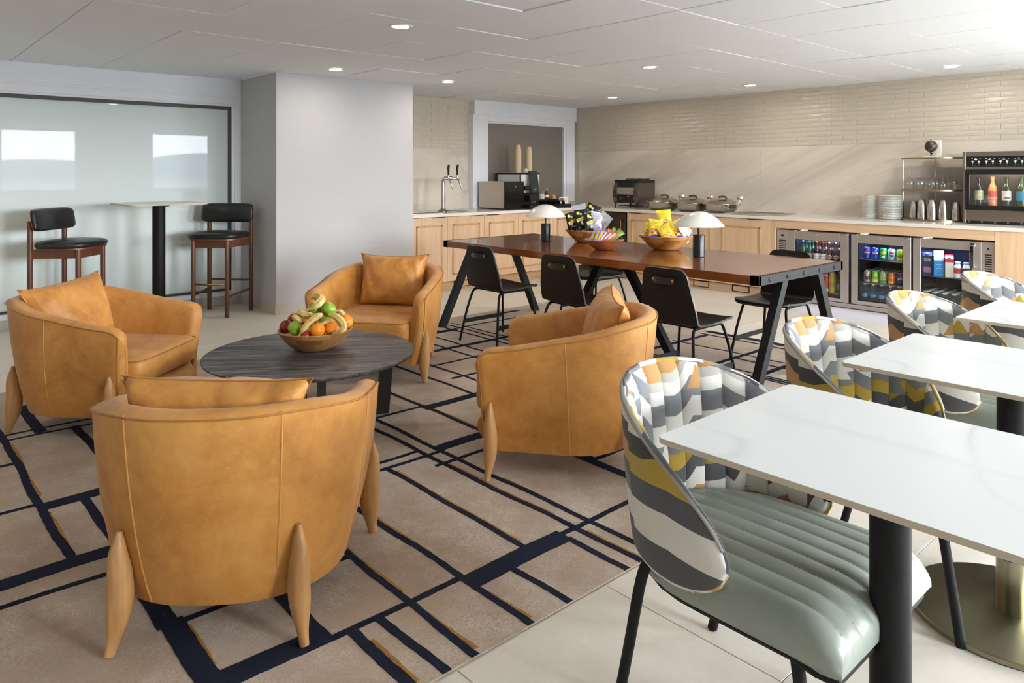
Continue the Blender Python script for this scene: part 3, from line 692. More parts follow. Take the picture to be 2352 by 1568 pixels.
def banana(pts, label, r=.0185):
    P = smooth([bl(*p) for p in pts], 5); o = P[len(P) // 2].copy(); P = [p - o for p in P]; n = len(P)
    t = thing('banana', label, 'banana', o, group='bananas in the fruit bowl')
    rs = [r * (.30 if i / (n - 1) < .12 else .30 + .70 * sm((i / (n - 1) - .12) / .22)) * (1 if i / (n - 1) < .78 else max(.28, 1 - ((i / (n - 1) - .78) / .22) ** 1.6 * .75)) for i in range(n)]
    g = G(); g.tube(P, rs, 6); g.build('peel', BAN, t, 40)
    d = (P[0] - P[1]).normalized(); g = G(); g.tube([P[0] - d * .002, P[0] + d * .008], r * .34, 6); g.build('stalk', mat('dark_banana_stalk', rgb(70, 58, 36), .8), t)
    e = (P[-1] - P[-2]).normalized(); g = G(); g.tube([P[-1] - e * .001, P[-1] + e * .004], r * .24, 6); g.build('tip', mat('dark_banana_stalk', rgb(70, 58, 36), .8), t)
banana([(-.05, -.04, .222), (-.008, -.045, .240), (.026, -.04, .262), (.036, .00, .282), (.0, .04, .287), (-.035, .065, .275)], 'topmost banana lying across the green apples', .024)
banana([(.036, -.075, .212), (.0, -.078, .205), (-.035, -.075, .205), (-.065, -.06, .212), (-.085, -.03, .214)], 'short banana left of the heap, stalk to the right', .021)
banana([(-.048, -.155, .105), (-.036, -.155, .128), (-.015, -.15, .155), (.012, -.14, .185), (.045, -.125, .207), (.066, -.10, .216)], 'spotted banana leaning down the front of the heap')
banana([(.130, -.15, .120), (.172, -.155, .128), (.194, -.14, .150), (.180, -.13, .180), (.145, -.115, .204), (.100, -.10, .213)], 'curved spotted banana over the right oranges', .020)
banana([(-.045, -.10, .168), (-.065, -.10, .183), (-.088, -.09, .195), (-.108, -.06, .196)], 'banana at the left above the front green apple', .017)
banana([(.10, .07, .205), (.118, .08, .195), (.136, .08, .182), (.15, .07, .16)], 'banana half hidden behind the right orange', .019)
banana([(.028, -.09, .168), (.062, -.09, .160), (.096, -.08, .170), (.13, -.06, .178)], 'small banana above the front orange', .014)

# ================================================================== HIGH TABLE AND STOOLS
k = NT('white_marble_laminate'); v = k.coord(scale=(1, .45, 1), rot=(0, 0, .35)); wv = k.noise(v, 1.0, 3, .45, .35); vein = k.math('ABSOLUTE', k.math('SUBTRACT', wv, .5))
w2_ = k.noise(k.coord(scale=(.5, 1.2, 1), rot=(0, 0, 1.1)), .8, 3, .45, .3); v2 = k.math('ABSOLUTE', k.math('SUBTRACT', w2_, .55)); msk = k.noise(k.coord(), 1.7, 2)
f = k.math('MAXIMUM', k.ramp(vein, [(0.0, 1.0), (.004, .5), (.011, 0.0)]), k.ramp(v2, [(0.0, .7), (.003, .3), (.009, 0.0)])); f = k.math('MULTIPLY', f, k.ramp(msk, [(.38, .15), (.6, 1.0)]))
k.set(col=k.mix(k.math('MULTIPLY', f, .65), rgb(222, 222, 220), rgb(138, 136, 132)), rough=.30, spec=.42); MARB = k.m
EDGE = mat('table_edge_beige', rgb(190, 177, 158), .5)
BRUSH = mat('brushed_gunmetal_brass', rgb(146, 140, 116), .28, 1.0, var=.08, vs=3, aniso=.6)
def rrect(x0, x1, y0, y1, r, n=6):
    pts = []
    for cx, cy, a0 in ((x1 - r, y1 - r, 0), (x0 + r, y1 - r, PI / 2), (x0 + r, y0 + r, PI), (x1 - r, y0 + r, 1.5 * PI)):
        for i in range(n + 1): a = a0 + PI / 2 * i / n; pts.append((cx + r * math.cos(a), cy + r * math.sin(a)))
    return pts
def slab(g, poly, z0, z1, mi_top=0, mi_side=1, ch=.0012):
    cx = sum(p[0] for p in poly) / len(poly); cy = sum(p[1] for p in poly) / len(poly); n = len(poly)
    def inset(p, d): q = Vector((p[0] - cx, p[1] - cy)); return (cx + q.x * (1 - d / max(q.length, .01)), cy + q.y * (1 - d / max(q.length, .01)))
    lay = [([inset(p, ch) for p in poly], z0), (poly, z0 + ch), (poly, z1 - ch), ([inset(p, ch) for p in poly], z1)]
    vs = [(x, y, z) for pl, z in lay for x, y in pl]; fs = [tuple(range(n))[::-1], tuple(range(3 * n, 4 * n))]; ms = [mi_side, mi_top]
    for a in range(3):
        for i in range(n): fs.append((a * n + i, a * n + (i + 1) % n, (a + 1) * n + (i + 1) % n, (a + 1) * n + i)); ms.append(mi_side)
    g.add(vs, fs, ms)
def pedestal(t, ztop, r, zb, disc, plate=.2):
    g = G(); g.tube([(0, 0, zb), (0, 0, ztop - .012)], r, 28); g.build('column', BLACKM, t)
    g = G(); g.lathe([(r + .002, .02), (r + .002, zb)], 32); g.build('brass_collar', BRUSH, t)
    g = G(); g.lathe([(disc - .004, 0), (disc, .003), (disc, .016), (disc - .003, .0195), (.02, .021)], 72); g.build('base_disc', BRUSH, t, 25)
    g = G(); g.box(-plate, plate, -.02, .02, ztop - .022, ztop - .013, .001); g.box(-.02, .02, -plate, plate, ztop - .022, ztop - .013, .001)
    for sx, sy in ((plate - .02, 0), (-plate + .02, 0), (0, plate - .02), (0, -plate + .02)): g.lathe([(.006, ztop - .028), (.006, ztop - .022)], 8, c=(sx, sy))
    g.build('mounting_plate', BLACKM, t)
t = thing('high_table', 'tall bar-height pedestal table with a white top between the two bar stools', 'table', (2.09, 7.20, 0))
g = G(); slab(g, rrect(-.34, .34, -.34, .34, .07, 8), 1.108, 1.122); g.build('tabletop', [MARB, EDGE], t, 25); pedestal(t, 1.12, .055, .22, .26, .24)
WAL = wood('walnut_stain', rgb(62, 32, 18), rgb(112, 64, 38), .38, axis='Z', ring=18)
BLEA = mat('black_leather', rgb(24, 24, 24), .36, var=.15, vs=30, bs=.08, bsc=500)
def pad(g, X, Y, z0, z1, e=.5, n=56, crown=.012, ysh=0.0):
    rings = [(0, z1 + crown), (.5, z1 + crown * .9), (.82, z1 + crown * .3), (.95, z1 - .006), (1.0, z1 - .02), (.995, z0 + .008), (.97, z0), (0, z0)]; vs = []; fs = []
    for q, z in rings:
        for i in range(n): a = 2 * PI * i / n; vs.append((X * q * cup(a, e), ysh + Y * q * sup(a, e), z))
    for a in range(len(rings) - 1):
        for i in range(n): fs.append((a * n + i, (a + 1) * n + i, (a + 1) * n + (i + 1) % n, a * n + (i + 1) % n))
    g.add(vs, fs)
def make_stool():
    t = thing('bar_stool', 'x', 'bar stool', group='walnut bar stools with black leather')
    g = G(); pad(g, .265, .235, .765, .812, .62, ysh=.02); g.build('seat', BLEA, t, 60)
    g = G(); pad(g, .255, .225, .752, .767, .62, crown=0, ysh=.02); g.build('seat_shell', WAL, t, 40)
    for sx in (-1, 1):
        g = G(); g.tube([(sx * .175, .185, 0), (sx * .175, .185, .756)], .0215, 16); g.build('leg', WAL, t)
        g = G(); g.tube([(sx * .225, -.20, 0), (sx * .225, -.20, .99)], .0215, 16); g.build('leg', WAL, t)
    for a, b in (((-.175, .185), (-.225, -.20)), ((.175, .185), (.225, -.20)), ((-.175, .185), (.175, .185)), ((-.225, -.20), (.225, -.20))):
        d = Vector((b[0] - a[0], b[1] - a[1], 0)); L = d.length; g = G(); g.box(.015, L - .015, -.009, .009, .672, .745, .002, M=T(a[0], a[1], 0) @ Rz(math.atan2(d.y, d.x))); g.build('apron', WAL, t)
    g = G(); g.tube([(-.172, .185, .315), (.172, .185, .315)], .010, 10); g.build('brass_footrest', BRASS, t)
    g = G(); g.tube([(-.222, -.20, .31), (.222, -.20, .31)], .010, 10); g.build('stretcher', WAL, t)
    for sx in (-1, 1): g = G(); g.tube([(sx * .176, .185, .20), (sx * .224, -.20, .225)], .010, 10); g.build('stretcher', WAL, t)
    def bk(d, thk):
        def fn(u, v):
            a = 2 * PI * u; x = .272 * cup(a, .32) * (1 - .02 * 0); zz = .095 * sup(a, .32); q = [0, .55, .86, .97, 1, 1, .98, .9, 0][int(v * 8 + .5)]; yy = [thk, thk * .98, thk * .8, thk * .55, thk * .3, .0, -.004, -.006, -.006][int(v * 8 + .5)]
            x *= q; zz *= q; yb = d + .30 * x * x * 1.6
            return (x, -.185 + yb + yy - .16 * (zz), .995 + zz)
        return fn
    g = G(); g.grid(bk(.006, .034), 56, 8, cu=True, flip=True); g.build('backrest', BLEA, t, 60)
    g = G(); g.grid(bk(-.008, .012), 56, 8, cu=True, flip=True); g.build('backrest_shell', WAL, t, 50)
    return t
st = make_stool(); st.location = (2.70, 7.34, 0); st.rotation_euler = (0, 0, math.radians(-139) - PI / 2); st['label'] = 'walnut bar stool with black leather beside the papered column'
dup(st, (1.40, 7.33, 0), math.radians(-44) - PI / 2, 'walnut bar stool with black leather at the left of the high table')

# ================================================================== LONG WOODEN TABLE
TZ = .783
k = NT('glossy_walnut_top'); v = k.coord(scale=(1, .05, 1)); n = k.noise(v, 14, 5, .65, 1.0); n2 = k.noise(v, 80, 3, .7); n3 = k.noise(k.coord(scale=(1, .02, 1)), 4, 2)
k.set(col=k.ramp(k.math('ADD', k.math('MULTIPLY', n, .55), k.math('ADD', k.math('MULTIPLY', n2, .2), k.math('MULTIPLY', n3, .3))), [(.34, rgb(92, 44, 18)), (.54, rgb(130, 70, 30)), (.76, rgb(160, 94, 46))]), rough=.22, spec=.4, coat=.6, coatr=.07); LTW = k.m
LX0, LX1, LY0, LY1 = 3.985, 5.115, 2.238, 5.36
t = thing('long_table', 'long glossy wooden communal table with black steel end plates and splayed black legs', 'table', ((LX0 + LX1) / 2, (LY0 + LY1) / 2, 0))
lx, ly = (LX1 - LX0) / 2, (LY1 - LY0) / 2
g = G(); g.box(-lx, lx, -ly + .028, ly - .028, TZ - .056, TZ, .002); g.build('tabletop', LTW, t)
for sy in (-1, 1):
    g = G(); y0, y1 = (-ly, -ly + .027) if sy < 0 else (ly - .027, ly); g.box(-lx, lx, y0, y1, TZ - .058, TZ + .001, .002); e = g.build('end_plate', BLACKM, t)
    for i in range(5):
        x = -lx + .13 + (2 * lx - .26) * i / 4; g = G(); g.lathe([(.014, 0), (.014, .004), (.011, .0055)], 6, M=T(x, sy * ly, TZ - .03) @ Rx(PI / 2 * (1 if sy < 0 else -1))); g.lathe([(.018, 0), (.018, .0015)], 20, M=T(x, sy * ly, TZ - .03) @ Rx(PI / 2 * (1 if sy < 0 else -1))); g.build('bolt', BLACKM, e)
    for sx in (-1, 1):
        g = G(); g.box(sx * lx - (.0 if sx > 0 else -.0) - (.03 if sx > 0 else 0), sx * lx + (.03 if sx < 0 else 0), min(sy * ly, sy * (ly - .062)), max(sy * ly, sy * (ly - .062)), TZ - .0585, TZ + .0012, .001); g.build('corner_cap', BLACKM, e)
def bar(g, p, q, w1, w2, side):
    """A straight steel box section from p to q, w1 along side, w2 across."""
    p, q = Vector(p), Vector(q); d = (q - p).normalized(); s_ = Vector(side); n_ = d.cross(s_).normalized(); vs = []
    for c_, zc in ((p, p.z), (q, q.z)):
        for a, b in ((-1, -1), (1, -1), (1, 1), (-1, 1)):
            o = c_ + s_ * (a * w1 / 2) + n_ * (b * w2 / 2); o -= d * ((o.z - zc) / d.z); vs.append(o)
    g.add(vs, [(0, 3, 2, 1), (4, 5, 6, 7), (0, 1, 5, 4), (1, 2, 6, 5), (2, 3, 7, 6), (3, 0, 4, 7)])
def leg(p, q, side): g = G(); bar(g, p, q, .052, .060, side); g.build('leg', BLACKM, t, 20)
for sy in (-1, 1):
    y = sy * (ly - .029)
    leg((-lx - .035, y, .0085), (-.235, y, TZ - .058), (0, 1, 0)); leg((lx + .005, y, .0085), (.235, y, TZ - .058), (0, 1, 0))
leg((-.06, -.60, .0085), (-.05, -.11, TZ - .058), (1, 0, 0)); leg((-.06, .50, .0085), (-.05, .09, TZ - .058), (1, 0, 0))
g = G(); g.box(-.32, .32, -.16, .16, TZ - .064, TZ - .0565, .001); g.build('centre_plate', BLACKM, t)

# ================================================================== BLACK PLYWOOD CHAIRS
k = NT('black_stained_ash'); v = k.coord(scale=(.9, 1, .16)); n = k.noise(v, 30, 5, .7, 2.4); k.set(col=k.ramp(n, [(.38, rgb(13, 11, 11)), (.62, rgb(30, 25, 24))]), rough=.45, spec=.3); k.bump(n, .25, .0012); ASH = k.m
PLYE = mat('grey_ply_edge', rgb(48, 48, 50), .45)
def make_plychair():
    t = thing('plywood_chair', 'x', 'chair', group='black plywood chairs at the long table')
    # side profile (y, z): top of back -> bend -> front lip
    pr = [(-.262, .800), (-.255, .74), (-.246, .66), (-.236, .58), (-.226, .53)]
    for i in range(1, 9): a = PI + (PI / 2) * i / 9 * 1.0; pr.append((-.145 + .078 * math.cos(a), .52 + .078 * math.sin(a) - .004))
    pr += [(-.12, .440), (-.05, .436), (.05, .440), (.13, .447), (.185, .452), (.215, .447), (.232, .436)]
    P = [Vector((0, y, z)) for y, z in pr]; s = [0]
    for a, b in zip(P, P[1:]): s.append(s[-1] + (b - a).length)
    Lt = s[-1]; vs = []; NU = 14; th = .013
    def half(si):
        w = .165 + .045 * sm(si / .30); r = .06
        if si < r: w -= r - math.sqrt(max(0, r * r - (r - si) ** 2))
        d = Lt - si; r = .07
        if d < r: w -= r - math.sqrt(max(0, r * r - (r - d) ** 2))
        return w
    # finer stations near the two rounded ends
    st = sorted(set([0.0, .003, .008, .016, .028, .042, .06] + s + [Lt - x for x in (.0, .003, .01, .02, .035, .05, .07)]))
    def at(si):
        for i in range(len(s) - 1):
            if si <= s[i + 1] + 1e-9:
                f = (si - s[i]) / (s[i + 1] - s[i]); a, b = P[i], P[i + 1]; tn = (b - a).normalized(); return a.lerp(b, f), Vector((0, -tn.z, tn.y))
        return P[-1], Vector((0, -(P[-1] - P[-2]).normalized().z, (P[-1] - P[-2]).normalized().y))
    tn = []
    for si in st:
        p, n_ = at(max(0, si)); p2, n2 = at(min(Lt, si + .012)); p0, n0 = at(max(0, si - .012)); nn = (n_ + n2 + n0).normalized(); h = half(si)
        for sd in (0, 1):
            for j in range(NU + 1):
                x = h * (-1 + 2 * j / NU); cv = .016 * (x / .21) ** 2 * (1 if si < .34 else .6)
                q = p + nn * (sd * th + cv); vs.append((x, q.y, q.z))
    m = 2 * (NU + 1); fs = []; ms = []
    for i in range(len(st) - 1):
        for j in range(NU):
            a = i * m + j; fs.append((a, a + 1, a + m + 1, a + m)); ms.append(0); b = a + NU + 1; fs.append((b, b + m, b + m + 1, b + 1)); ms.append(0)
        a = i * m; fs.append((a, a + m, a + m + NU + 1, a + NU + 1)); ms.append(1); a = i * m + NU; fs.append((a, a + NU + 1, a + m + NU + 1, a + m)); ms.append(1)
    for i in (0, len(st) - 1):
        for j in range(NU): a = i * m + j; fs.append((a, a + NU + 1, a + NU + 2, a + 1) if i == 0 else (a, a + 1, a + NU + 2, a + NU + 1)); ms.append(1)
    g = G(); g.add(vs, fs, ms); bm = bmesh.new(); me0 = g.mesh('shell', [ASH, PLYE], 40)
    bm.from_mesh(me0); bmesh.ops.recalc_face_normals(bm, faces=bm.faces); bm.to_mesh(me0); bm.free()
    put('shell', me0, t)
    for sx in (-1, 1):
        x1, x0 = sx * .165, sx * .235
        pts = smooth([(x0, -.262, .006), (sx * .20, -.222, .24), (sx * .172, -.188, .385), (x1, -.165, .424), (x1, -.125, .432), (x1, .09, .432), (x1, .13, .424), (sx * .172, .150, .385), (sx * .20, .178, .24), (x0, .212, .006)], 4)
        g = G(); g.tube(pts, .0098, 10); g.build('side_frame', BLACKM, t, 60)
        g = G(); bar(g, (sx * .214, -.235, .165), (sx * .214, .190, .1651), .034, .008, (0, 0, 1)) if False else g.box(sx * .211 - .004, sx * .211 + .004, -.232, .190, .150, .184, .001); g.build('flat_stretcher', BLACKM, t)
    g = G(); g.box(-.165, .165, -.13, -.112, .424, .436, .002); g.box(-.165, .165, .075, .093, .424, .436, .002); g.build('seat_rail', BLACKM, t)
    g = G(); n = 12; vs = []; fs = []
    for i in range(n + 1):
        x = -.085 + .17 * i / n; o = .006 + .020 * math.sin(PI * min(1, max(0, (i - 1) / (n - 2)))) ** .7
        for dz in (-.022, .022):
            for dd in (0, .003): vs.append((x, -.262 - o - dd + (.03 if False else .012), .725 + dz * (1 if 0 < i < n else .8)))
    for i in range(n):
        a = i * 4; b = a + 4; fs += [(a, b, b + 2, a + 2), (a + 1, a + 3, b + 3, b + 1), (a, a + 1, b + 1, b), (a + 2, b + 2, b + 3, a + 3)]
    fs += [(0, 2, 3, 1), (n * 4, n * 4 + 1, n * 4 + 3, n * 4 + 2)]
    g.add(vs, fs); h_ = g.build('leather_handle', BLEA, t, 50)
    for sx in (-1, 1): g = G(); g.lathe([(.0115, 0), (.0115, .003), (.006, .0055), (.0005, .006)], 14, M=T(sx * .073, -.2605, .725) @ Rx(PI / 2)); g.build('brass_rivet', BRASS, h_)
    return t
pc = make_plychair()
for i, (x, y, a, l) in enumerate([(3.985, 4.545, 0, 'black plywood chair at the far left end, near side of the long table'), (3.985, 3.665, 1, 'black plywood chair in the middle of the near side of the long table'), (3.985, 2.735, -1, 'black plywood chair nearest the viewer on the near side of the long table'),
                                  (5.02, 2.70, 180, 'black plywood chair at the right end, far side of the long table'), (5.05, 4.50, 180, 'black plywood chair on the far side of the long table, seen beneath it')]):
    rz = math.radians(a) - PI / 2
    if i == 0: pc.location = (x, y, .0085); pc.rotation_euler = (0, 0, rz); pc['label'] = l
    else: dup(pc, (x, y, .0085), rz, l)

# ================================================================== TABLE LAMPS
k = NT('opal_white_shade'); k.set(col=rgb(232, 228, 218), rough=.25, spec=.5); SHADE = k.m
def make_lamp():
    t = thing('table_lamp', 'x', 'lamp', group='mushroom table lamps on the long table')
    g = G(); g.lathe([(.040, 0), (.0425, .002), (.0425, .157), (.041, .160)], 32); g.build('base', mat('black_lamp_metal', rgb(24, 25, 27), .3, .2), t)
    g = G(); g.tube([(0, 0, .158), (0, 0, .262)], .0085, 14); g.build('stem', mat('black_lamp_metal', rgb(24, 25, 27), .3, .2), t)
    R, h = .184, .108; pr = []
    for i in range(13): q = i / 12; rr = R * math.cos(q * PI / 2) if i < 12 else .0004; pr.append((rr, .224 + h * (1 - (rr / R) ** 2) ** .92))
    inn = [(max(.0004, r - .004), z - .004) for r, z in pr[::-1]]
    g = G(); g.lathe(pr + inn[:-1] + [(R - .003, .2225), (R, .224)], 56, caps=(False, False)); g.build('shade', SHADE, t, 50)
    return t
lm = make_lamp(); lm.location = (4.60, 4.66, TZ + .0015); lm['label'] = 'white dome table lamp at the far end of the long table'
dup(lm, (4.61, 3.07, TZ + .0015), 0, 'white dome table lamp beside the bowl of yellow snack bags')

# ================================================================== PATTERNED CHAIRS
CREAM, LGREY, GREY, CHARC, MUSTC, OCHRE, BLKC = (rgb(212, 208, 200), rgb(172, 166, 155), rgb(108, 110, 112), rgb(66, 66, 70), rgb(164, 134, 24), rgb(172, 124, 66), rgb(38, 36, 38))
def patch_cloth(name, ncol, stops, amp, slope, seedoff):
    """Woven patchwork: every vertical channel (u cells) has its own slanted colour boundaries along v."""
    k = NT(name); uv = k.n('TexCoord').outputs['UV']; s_ = k.n('SeparateXYZ'); k.l(uv, s_.inputs[0]); u, v = s_.outputs[0], s_.outputs[1]
    uu = k.math('MULTIPLY', u, float(ncol)); i = k.math('FLOOR', uu); fr = k.math('SUBTRACT', k.math('FRACT', uu), .5)
    def rnd(off):
        c = k.n('CombineXYZ'); k.l(k.math('ADD', i, off + seedoff), c.inputs[0]); w = k.n('TexWhiteNoise', noise_dimensions='2D'); k.l(c.outputs[0], w.inputs[0]); return k.math('SUBTRACT', w.outputs[0], .5)
    oi = k.n('ObjectInfo')
    q = k.math('ADD', v, k.math('MULTIPLY', rnd(.3), amp)); q = k.math('ADD', q, k.math('MULTIPLY', k.math('MULTIPLY', rnd(7.7), slope), fr))
    # a fold in the slant partway up, so the edges zigzag
    q = k.math('ADD', q, k.math('MULTIPLY', k.math('MULTIPLY', k.math('ABSOLUTE', fr), rnd(15.1)), slope * .9))
    col = k.ramp(q, stops, 'CONSTANT')
    # occasional wedge of another colour
    w2 = k.math('ADD', k.math('MULTIPLY', v, 5.0), k.math('MULTIPLY', rnd(3.3), 2.0)); cell = k.math('FLOOR', w2); wf = k.math('FRACT', w2)
    c = k.n('CombineXYZ'); k.l(i, c.inputs[0]); k.l(cell, c.inputs[1]); w = k.n('TexWhiteNoise', noise_dimensions='2D'); k.l(c.outputs[0], w.inputs[0])
    tri = k.math('LESS_THAN', k.math('ADD', k.math('ABSOLUTE', k.math('ADD', fr, k.math('MULTIPLY', rnd(21.0), .9))), k.math('MULTIPLY', wf, .8)), .62)
    pick = k.math('GREATER_THAN', w.outputs[0], .70); c2 = k.ramp(k.n('Math').outputs[0], [(0, CREAM)]) if False else k.ramp(w.outputs[0], [(0, CREAM), (.78, OCHRE), (.84, CREAM), (.90, MUSTC), (.95, GREY)], 'CONSTANT')
    col = k.mix(k.math('MULTIPLY', tri, pick), col, c2)
    wv = k.noise(k.coord(scale=(1, 1, 1)), 700, 2, .7); wv2 = k.noise(k.coord(scale=(1, 1, 5)), 160, 2, .7)
    col = k.mix(k.math('MULTIPLY', wv2, .28), col, rgb(140, 138, 134))
    k.set(col=col, rough=.92, spec=.15, sheen=.15); k.bump(wv, .35, .0012); return k.m
INNER = patch_cloth('patchwork_weave_channels', 17, [(0.0, OCHRE), (.04, CREAM), (.17, CHARC), (.29, MUSTC), (.40, GREY), (.52, CREAM), (.66, GREY), (.80, CREAM), (.89, LGREY), (.95, OCHRE)], .22, .30, 0.0)
OUTER = patch_cloth('patchwork_weave_outside', 4, [(0.0, CHARC), (.22, CREAM), (.42, CHARC), (.56, MUSTC), (.68, BLKC), (.80, CREAM), (.90, OCHRE)], .22, .60, 40.0)
RIM = patch_cloth('patchwork_weave_rim', 30, [(0.0, CREAM), (.3, CHARC), (.45, GREY), (.62, CREAM), (.85, MUSTC)], .9, .1, 80.0)
k = NT('sage_grey_leather'); v = k.coord(); n = k.noise(v, 7, 4, .6); pore = k.noise(v, 520, 2)
k.set(col=k.mix(n, rgb(124, 130, 120), rgb(146, 152, 141)), rough=k.ramp(n, [(.3, .27), (.7, .38)]), spec=.5); k.bump(pore, .06, .001); SAGE = k.m
STITCH = mat('pale_stitching', rgb(170, 172, 160), .8)
TM = math.radians(117)
def ch_shell(u, v, side):
    """u -1..1 round the shell, v 0 lower rim..1 upper rim, side 0 outside 1 inside; chair faces +y, back at -y."""
    th = u * TM; q = abs(u)
    zt = .838 - .250 * (1 - math.cos(min(1, q) * PI * .5)) ** 1.35
    zb = .452 - .022 * q
    mid = (zt + zb) / 2 - .01 * q; hh = (zt - zb) / 2 * (max(0.0, 1 - q ** 13)) ** .5
    z = mid + hh * (2 * v - 1) * 1.0
    f = (z - .45) / .4
    a = .288 + .022 * f + .010 * q; b = .272 + .040 * f
    x, y = a * math.sin(th), -b * math.cos(th)
    n = Vector((math.sin(th) / a, -math.cos(th) / b, 0)).normalized()
    p = Vector((x, y, z))
    if side:
        fl = abs(math.sin(PI * 17 * (u + 1) / 2)) ** .55
        d = .040 * (1 - .55 * abs(2 * v - 1) ** 6) - .007 + .009 * fl
        d *= (1 - .5 * q ** 10); p -= n * d
    else: p += n * (.006 * (1 - (2 * v - 1) ** 2))
    return p
def shell_grid(side, NU, NV):
    g = G(); us = [math.copysign(1 - (1 - abs(t)) ** 1.35, t) * .9995 for t in [-1 + 2 * i / NU for i in range(NU + 1)]] if not side else [-.9995 + 1.999 * i / NU for i in range(NU + 1)]
    g.grid(lambda i, j: ch_shell(us[int(round(i * NU))], j, side), NU, NV, flip=bool(side))
    uvs = [((us[i] + 1) / 2, (ch_shell(us[i], j / NV, side).z - .43) / .42) for i in range(NU + 1) for j in range(NV + 1)]
    return g, uvs
def put_uv(me, uvs):
    l = me.uv_layers.new(name='UVMap')
    for p in me.polygons:
        for li in p.loop_indices: l.data[li].uv = uvs[me.loops[li].vertex_index]
def make_tubchair():
    t = thing('upholstered_chair', 'x', 'chair', group='patchwork upholstered chairs at the white tables')
    g, uv = shell_grid(0, 64, 14); me = g.mesh('backrest', OUTER, 60); put_uv(me, uv); back = put('backrest', me, t)
    g, uv = shell_grid(1, 204, 14); me = g.mesh('channelled_lining', INNER, 60); put_uv(me, uv); put('channelled_lining', me, back)
    # closed rim band between outer and inner faces
    N = 96; loop = [(-.9995 + 1.999 * i / N, 1) for i in range(N + 1)] + [(.9995 - 1.999 * i / N, 0) for i in range(N + 1)]
    vs = []; uvs = []; m = len(loop); W_ = 5
    for i, (u, v) in enumerate(loop):
        a, b = ch_shell(u, v, 0), ch_shell(u, v, 1); c = (a + b) / 2
        up = (ch_shell(u, v, 0) - ch_shell(u, .5, 0)); up = up.normalized() if up.length > 1e-4 else Vector((0, 0, 1))
        if abs(u) > .97: up = (up + Vector((0, 1, 0)) * (abs(u) - .97) * 30).normalized()
        for j in range(W_ + 1):
            tt = PI * j / W_; h = (a - b) / 2; vs.append(c + h * math.cos(tt) + up * (.011 * math.sin(tt))); uvs.append((i / m, j / W_ * .3 + .35))
    fs = []
    for i in range(m):
        for j in range(W_): a = i * (W_ + 1) + j; b = ((i + 1) % m) * (W_ + 1) + j; fs.append((a, a + 1, b + 1, b))
    g = G(); g.add(vs, fs); me = g.mesh('rim', RIM, 60); put_uv(me, uvs); put('rim', me, back)
    # welt cord along the upper outer rim
    g = G(); g.tube([ch_shell(-.985 + 1.97 * i / 60, .985, 0) + Vector((0, 0, .004)) for i in range(61)], .0045, 6); g.build('welt', mat('grey_welt', rgb(150, 146, 138), .9), back)
    # seat with front-to-back channels
    NX, NY = 90, 30; X = .262; Y0, Y1 = -.245, .375; z1, z0 = .470, .372; nch = 9
    def edge(yq):  # half width at depth: rounded at the back, nearly straight sides, small front corners
        y = Y0 + (Y1 - Y0) * yq
        w = X
        if yq < .45: w = X * math.sqrt(max(0, 1 - ((.45 - yq) / .45) ** 2.3))
        if yq > .90: w = X * (1 - .05 * ((yq - .90) / .10) ** 2.6)
        return w
    def top(i, j):
        yq = j ** .9; y = Y0 + (Y1 - Y0) * yq; w = edge(max(.0025, yq)); x = w * (2 * i - 1); ex = abs(2 * i - 1)
        sc_ = abs(math.sin(PI * nch * (x + X) / (2 * X))) ** .5
        z = z1 + .007 * (sc_ - 1) - .045 * max(0, (yq - .80) / .20) ** 3.2 - .024 * ex ** 14 + .012 * (1 - ex ** 2) * (1 - abs(2 * yq - 1) ** 2)
        return (x, y, z)
    g = G(); g.grid(top, NX, NY, flip=False)
    # side walls follow the outline down
    out = [top(0, j / NY) for j in range(NY + 1)] + [top(i / NX, 1) for i in range(1, NX + 1)] + [top(1, 1 - j / NY) for j in range(1, NY + 1)]
    m = len(out); prof = [(1.0, 0.0), (1.012, -.012), (1.014, -.03), (1.01, -.055), (.985, -.078), (.95, -.088)]; vs = []; fs = []; cx, cy = 0, .05
    for q, dz in prof:
        for p in out:
            base = z1 - .03; zz = p[2] + dz if dz > -.02 else max(z0, min(p[2] + dz, p[2] + dz)); vs.append((cx + (p[0] - cx) * q, cy + (p[1] - cy) * q, zz))
    for a in range(len(prof) - 1):
        for i in range(m - 1): fs.append((a * m + i, a * m + i + 1, (a + 1) * m + i + 1, (a + 1) * m + i))
    g.add(vs, fs); me = g.mesh('seat', SAGE, 50); bm = bmesh.new(); bm.from_mesh(me); bmesh.ops.remove_doubles(bm, verts=bm.verts, dist=.0004); bmesh.ops.recalc_face_normals(bm, faces=bm.faces); bm.to_mesh(me); bm.free()
    me.polygons.foreach_set('use_smooth', [True] * len(me.polygons)); me.set_sharp_from_angle(angle=math.radians(60)); seat = put('seat', me, t)
    g = G()
    for c_ in range(1, nch):
        xx = -X + 2 * X * c_ / nch; n = 46
        for s_ in range(n):
            yq = .10 + .89 * s_ / n; w = edge(yq); 
            if abs(xx) > w * .97: continue
            i = (xx / w + 1) / 2; p = Vector(top(i, yq ** (1 / .9))); q = Vector(top(i, min(1, (yq + .011)) ** (1 / .9)))
            d = q - p; g.box(-.0007 + .003, .0007 + .003, 0, d.length * .62, .0002, .0012, M=T(p.x, p.y, p.z + .0032) @ Rx(math.atan2(d.z, d.y)))
    o = g.build('stitching', STITCH, seat); o['kind'] = 'stuff'
    g = G(); ol = [Vector((p[0] * .955, .05 + (p[1] - .05) * .955, .372 if p[1] < .30 else .372 - .02 * (p[1] - .30) / .075)) for p in out[2:-2:3]]; g.tube(ol, .0105, 8, cap=True); g.box(-.21, .21, -.15, .30, .366, .380, .002); g.build('underframe', BLACKM, t)
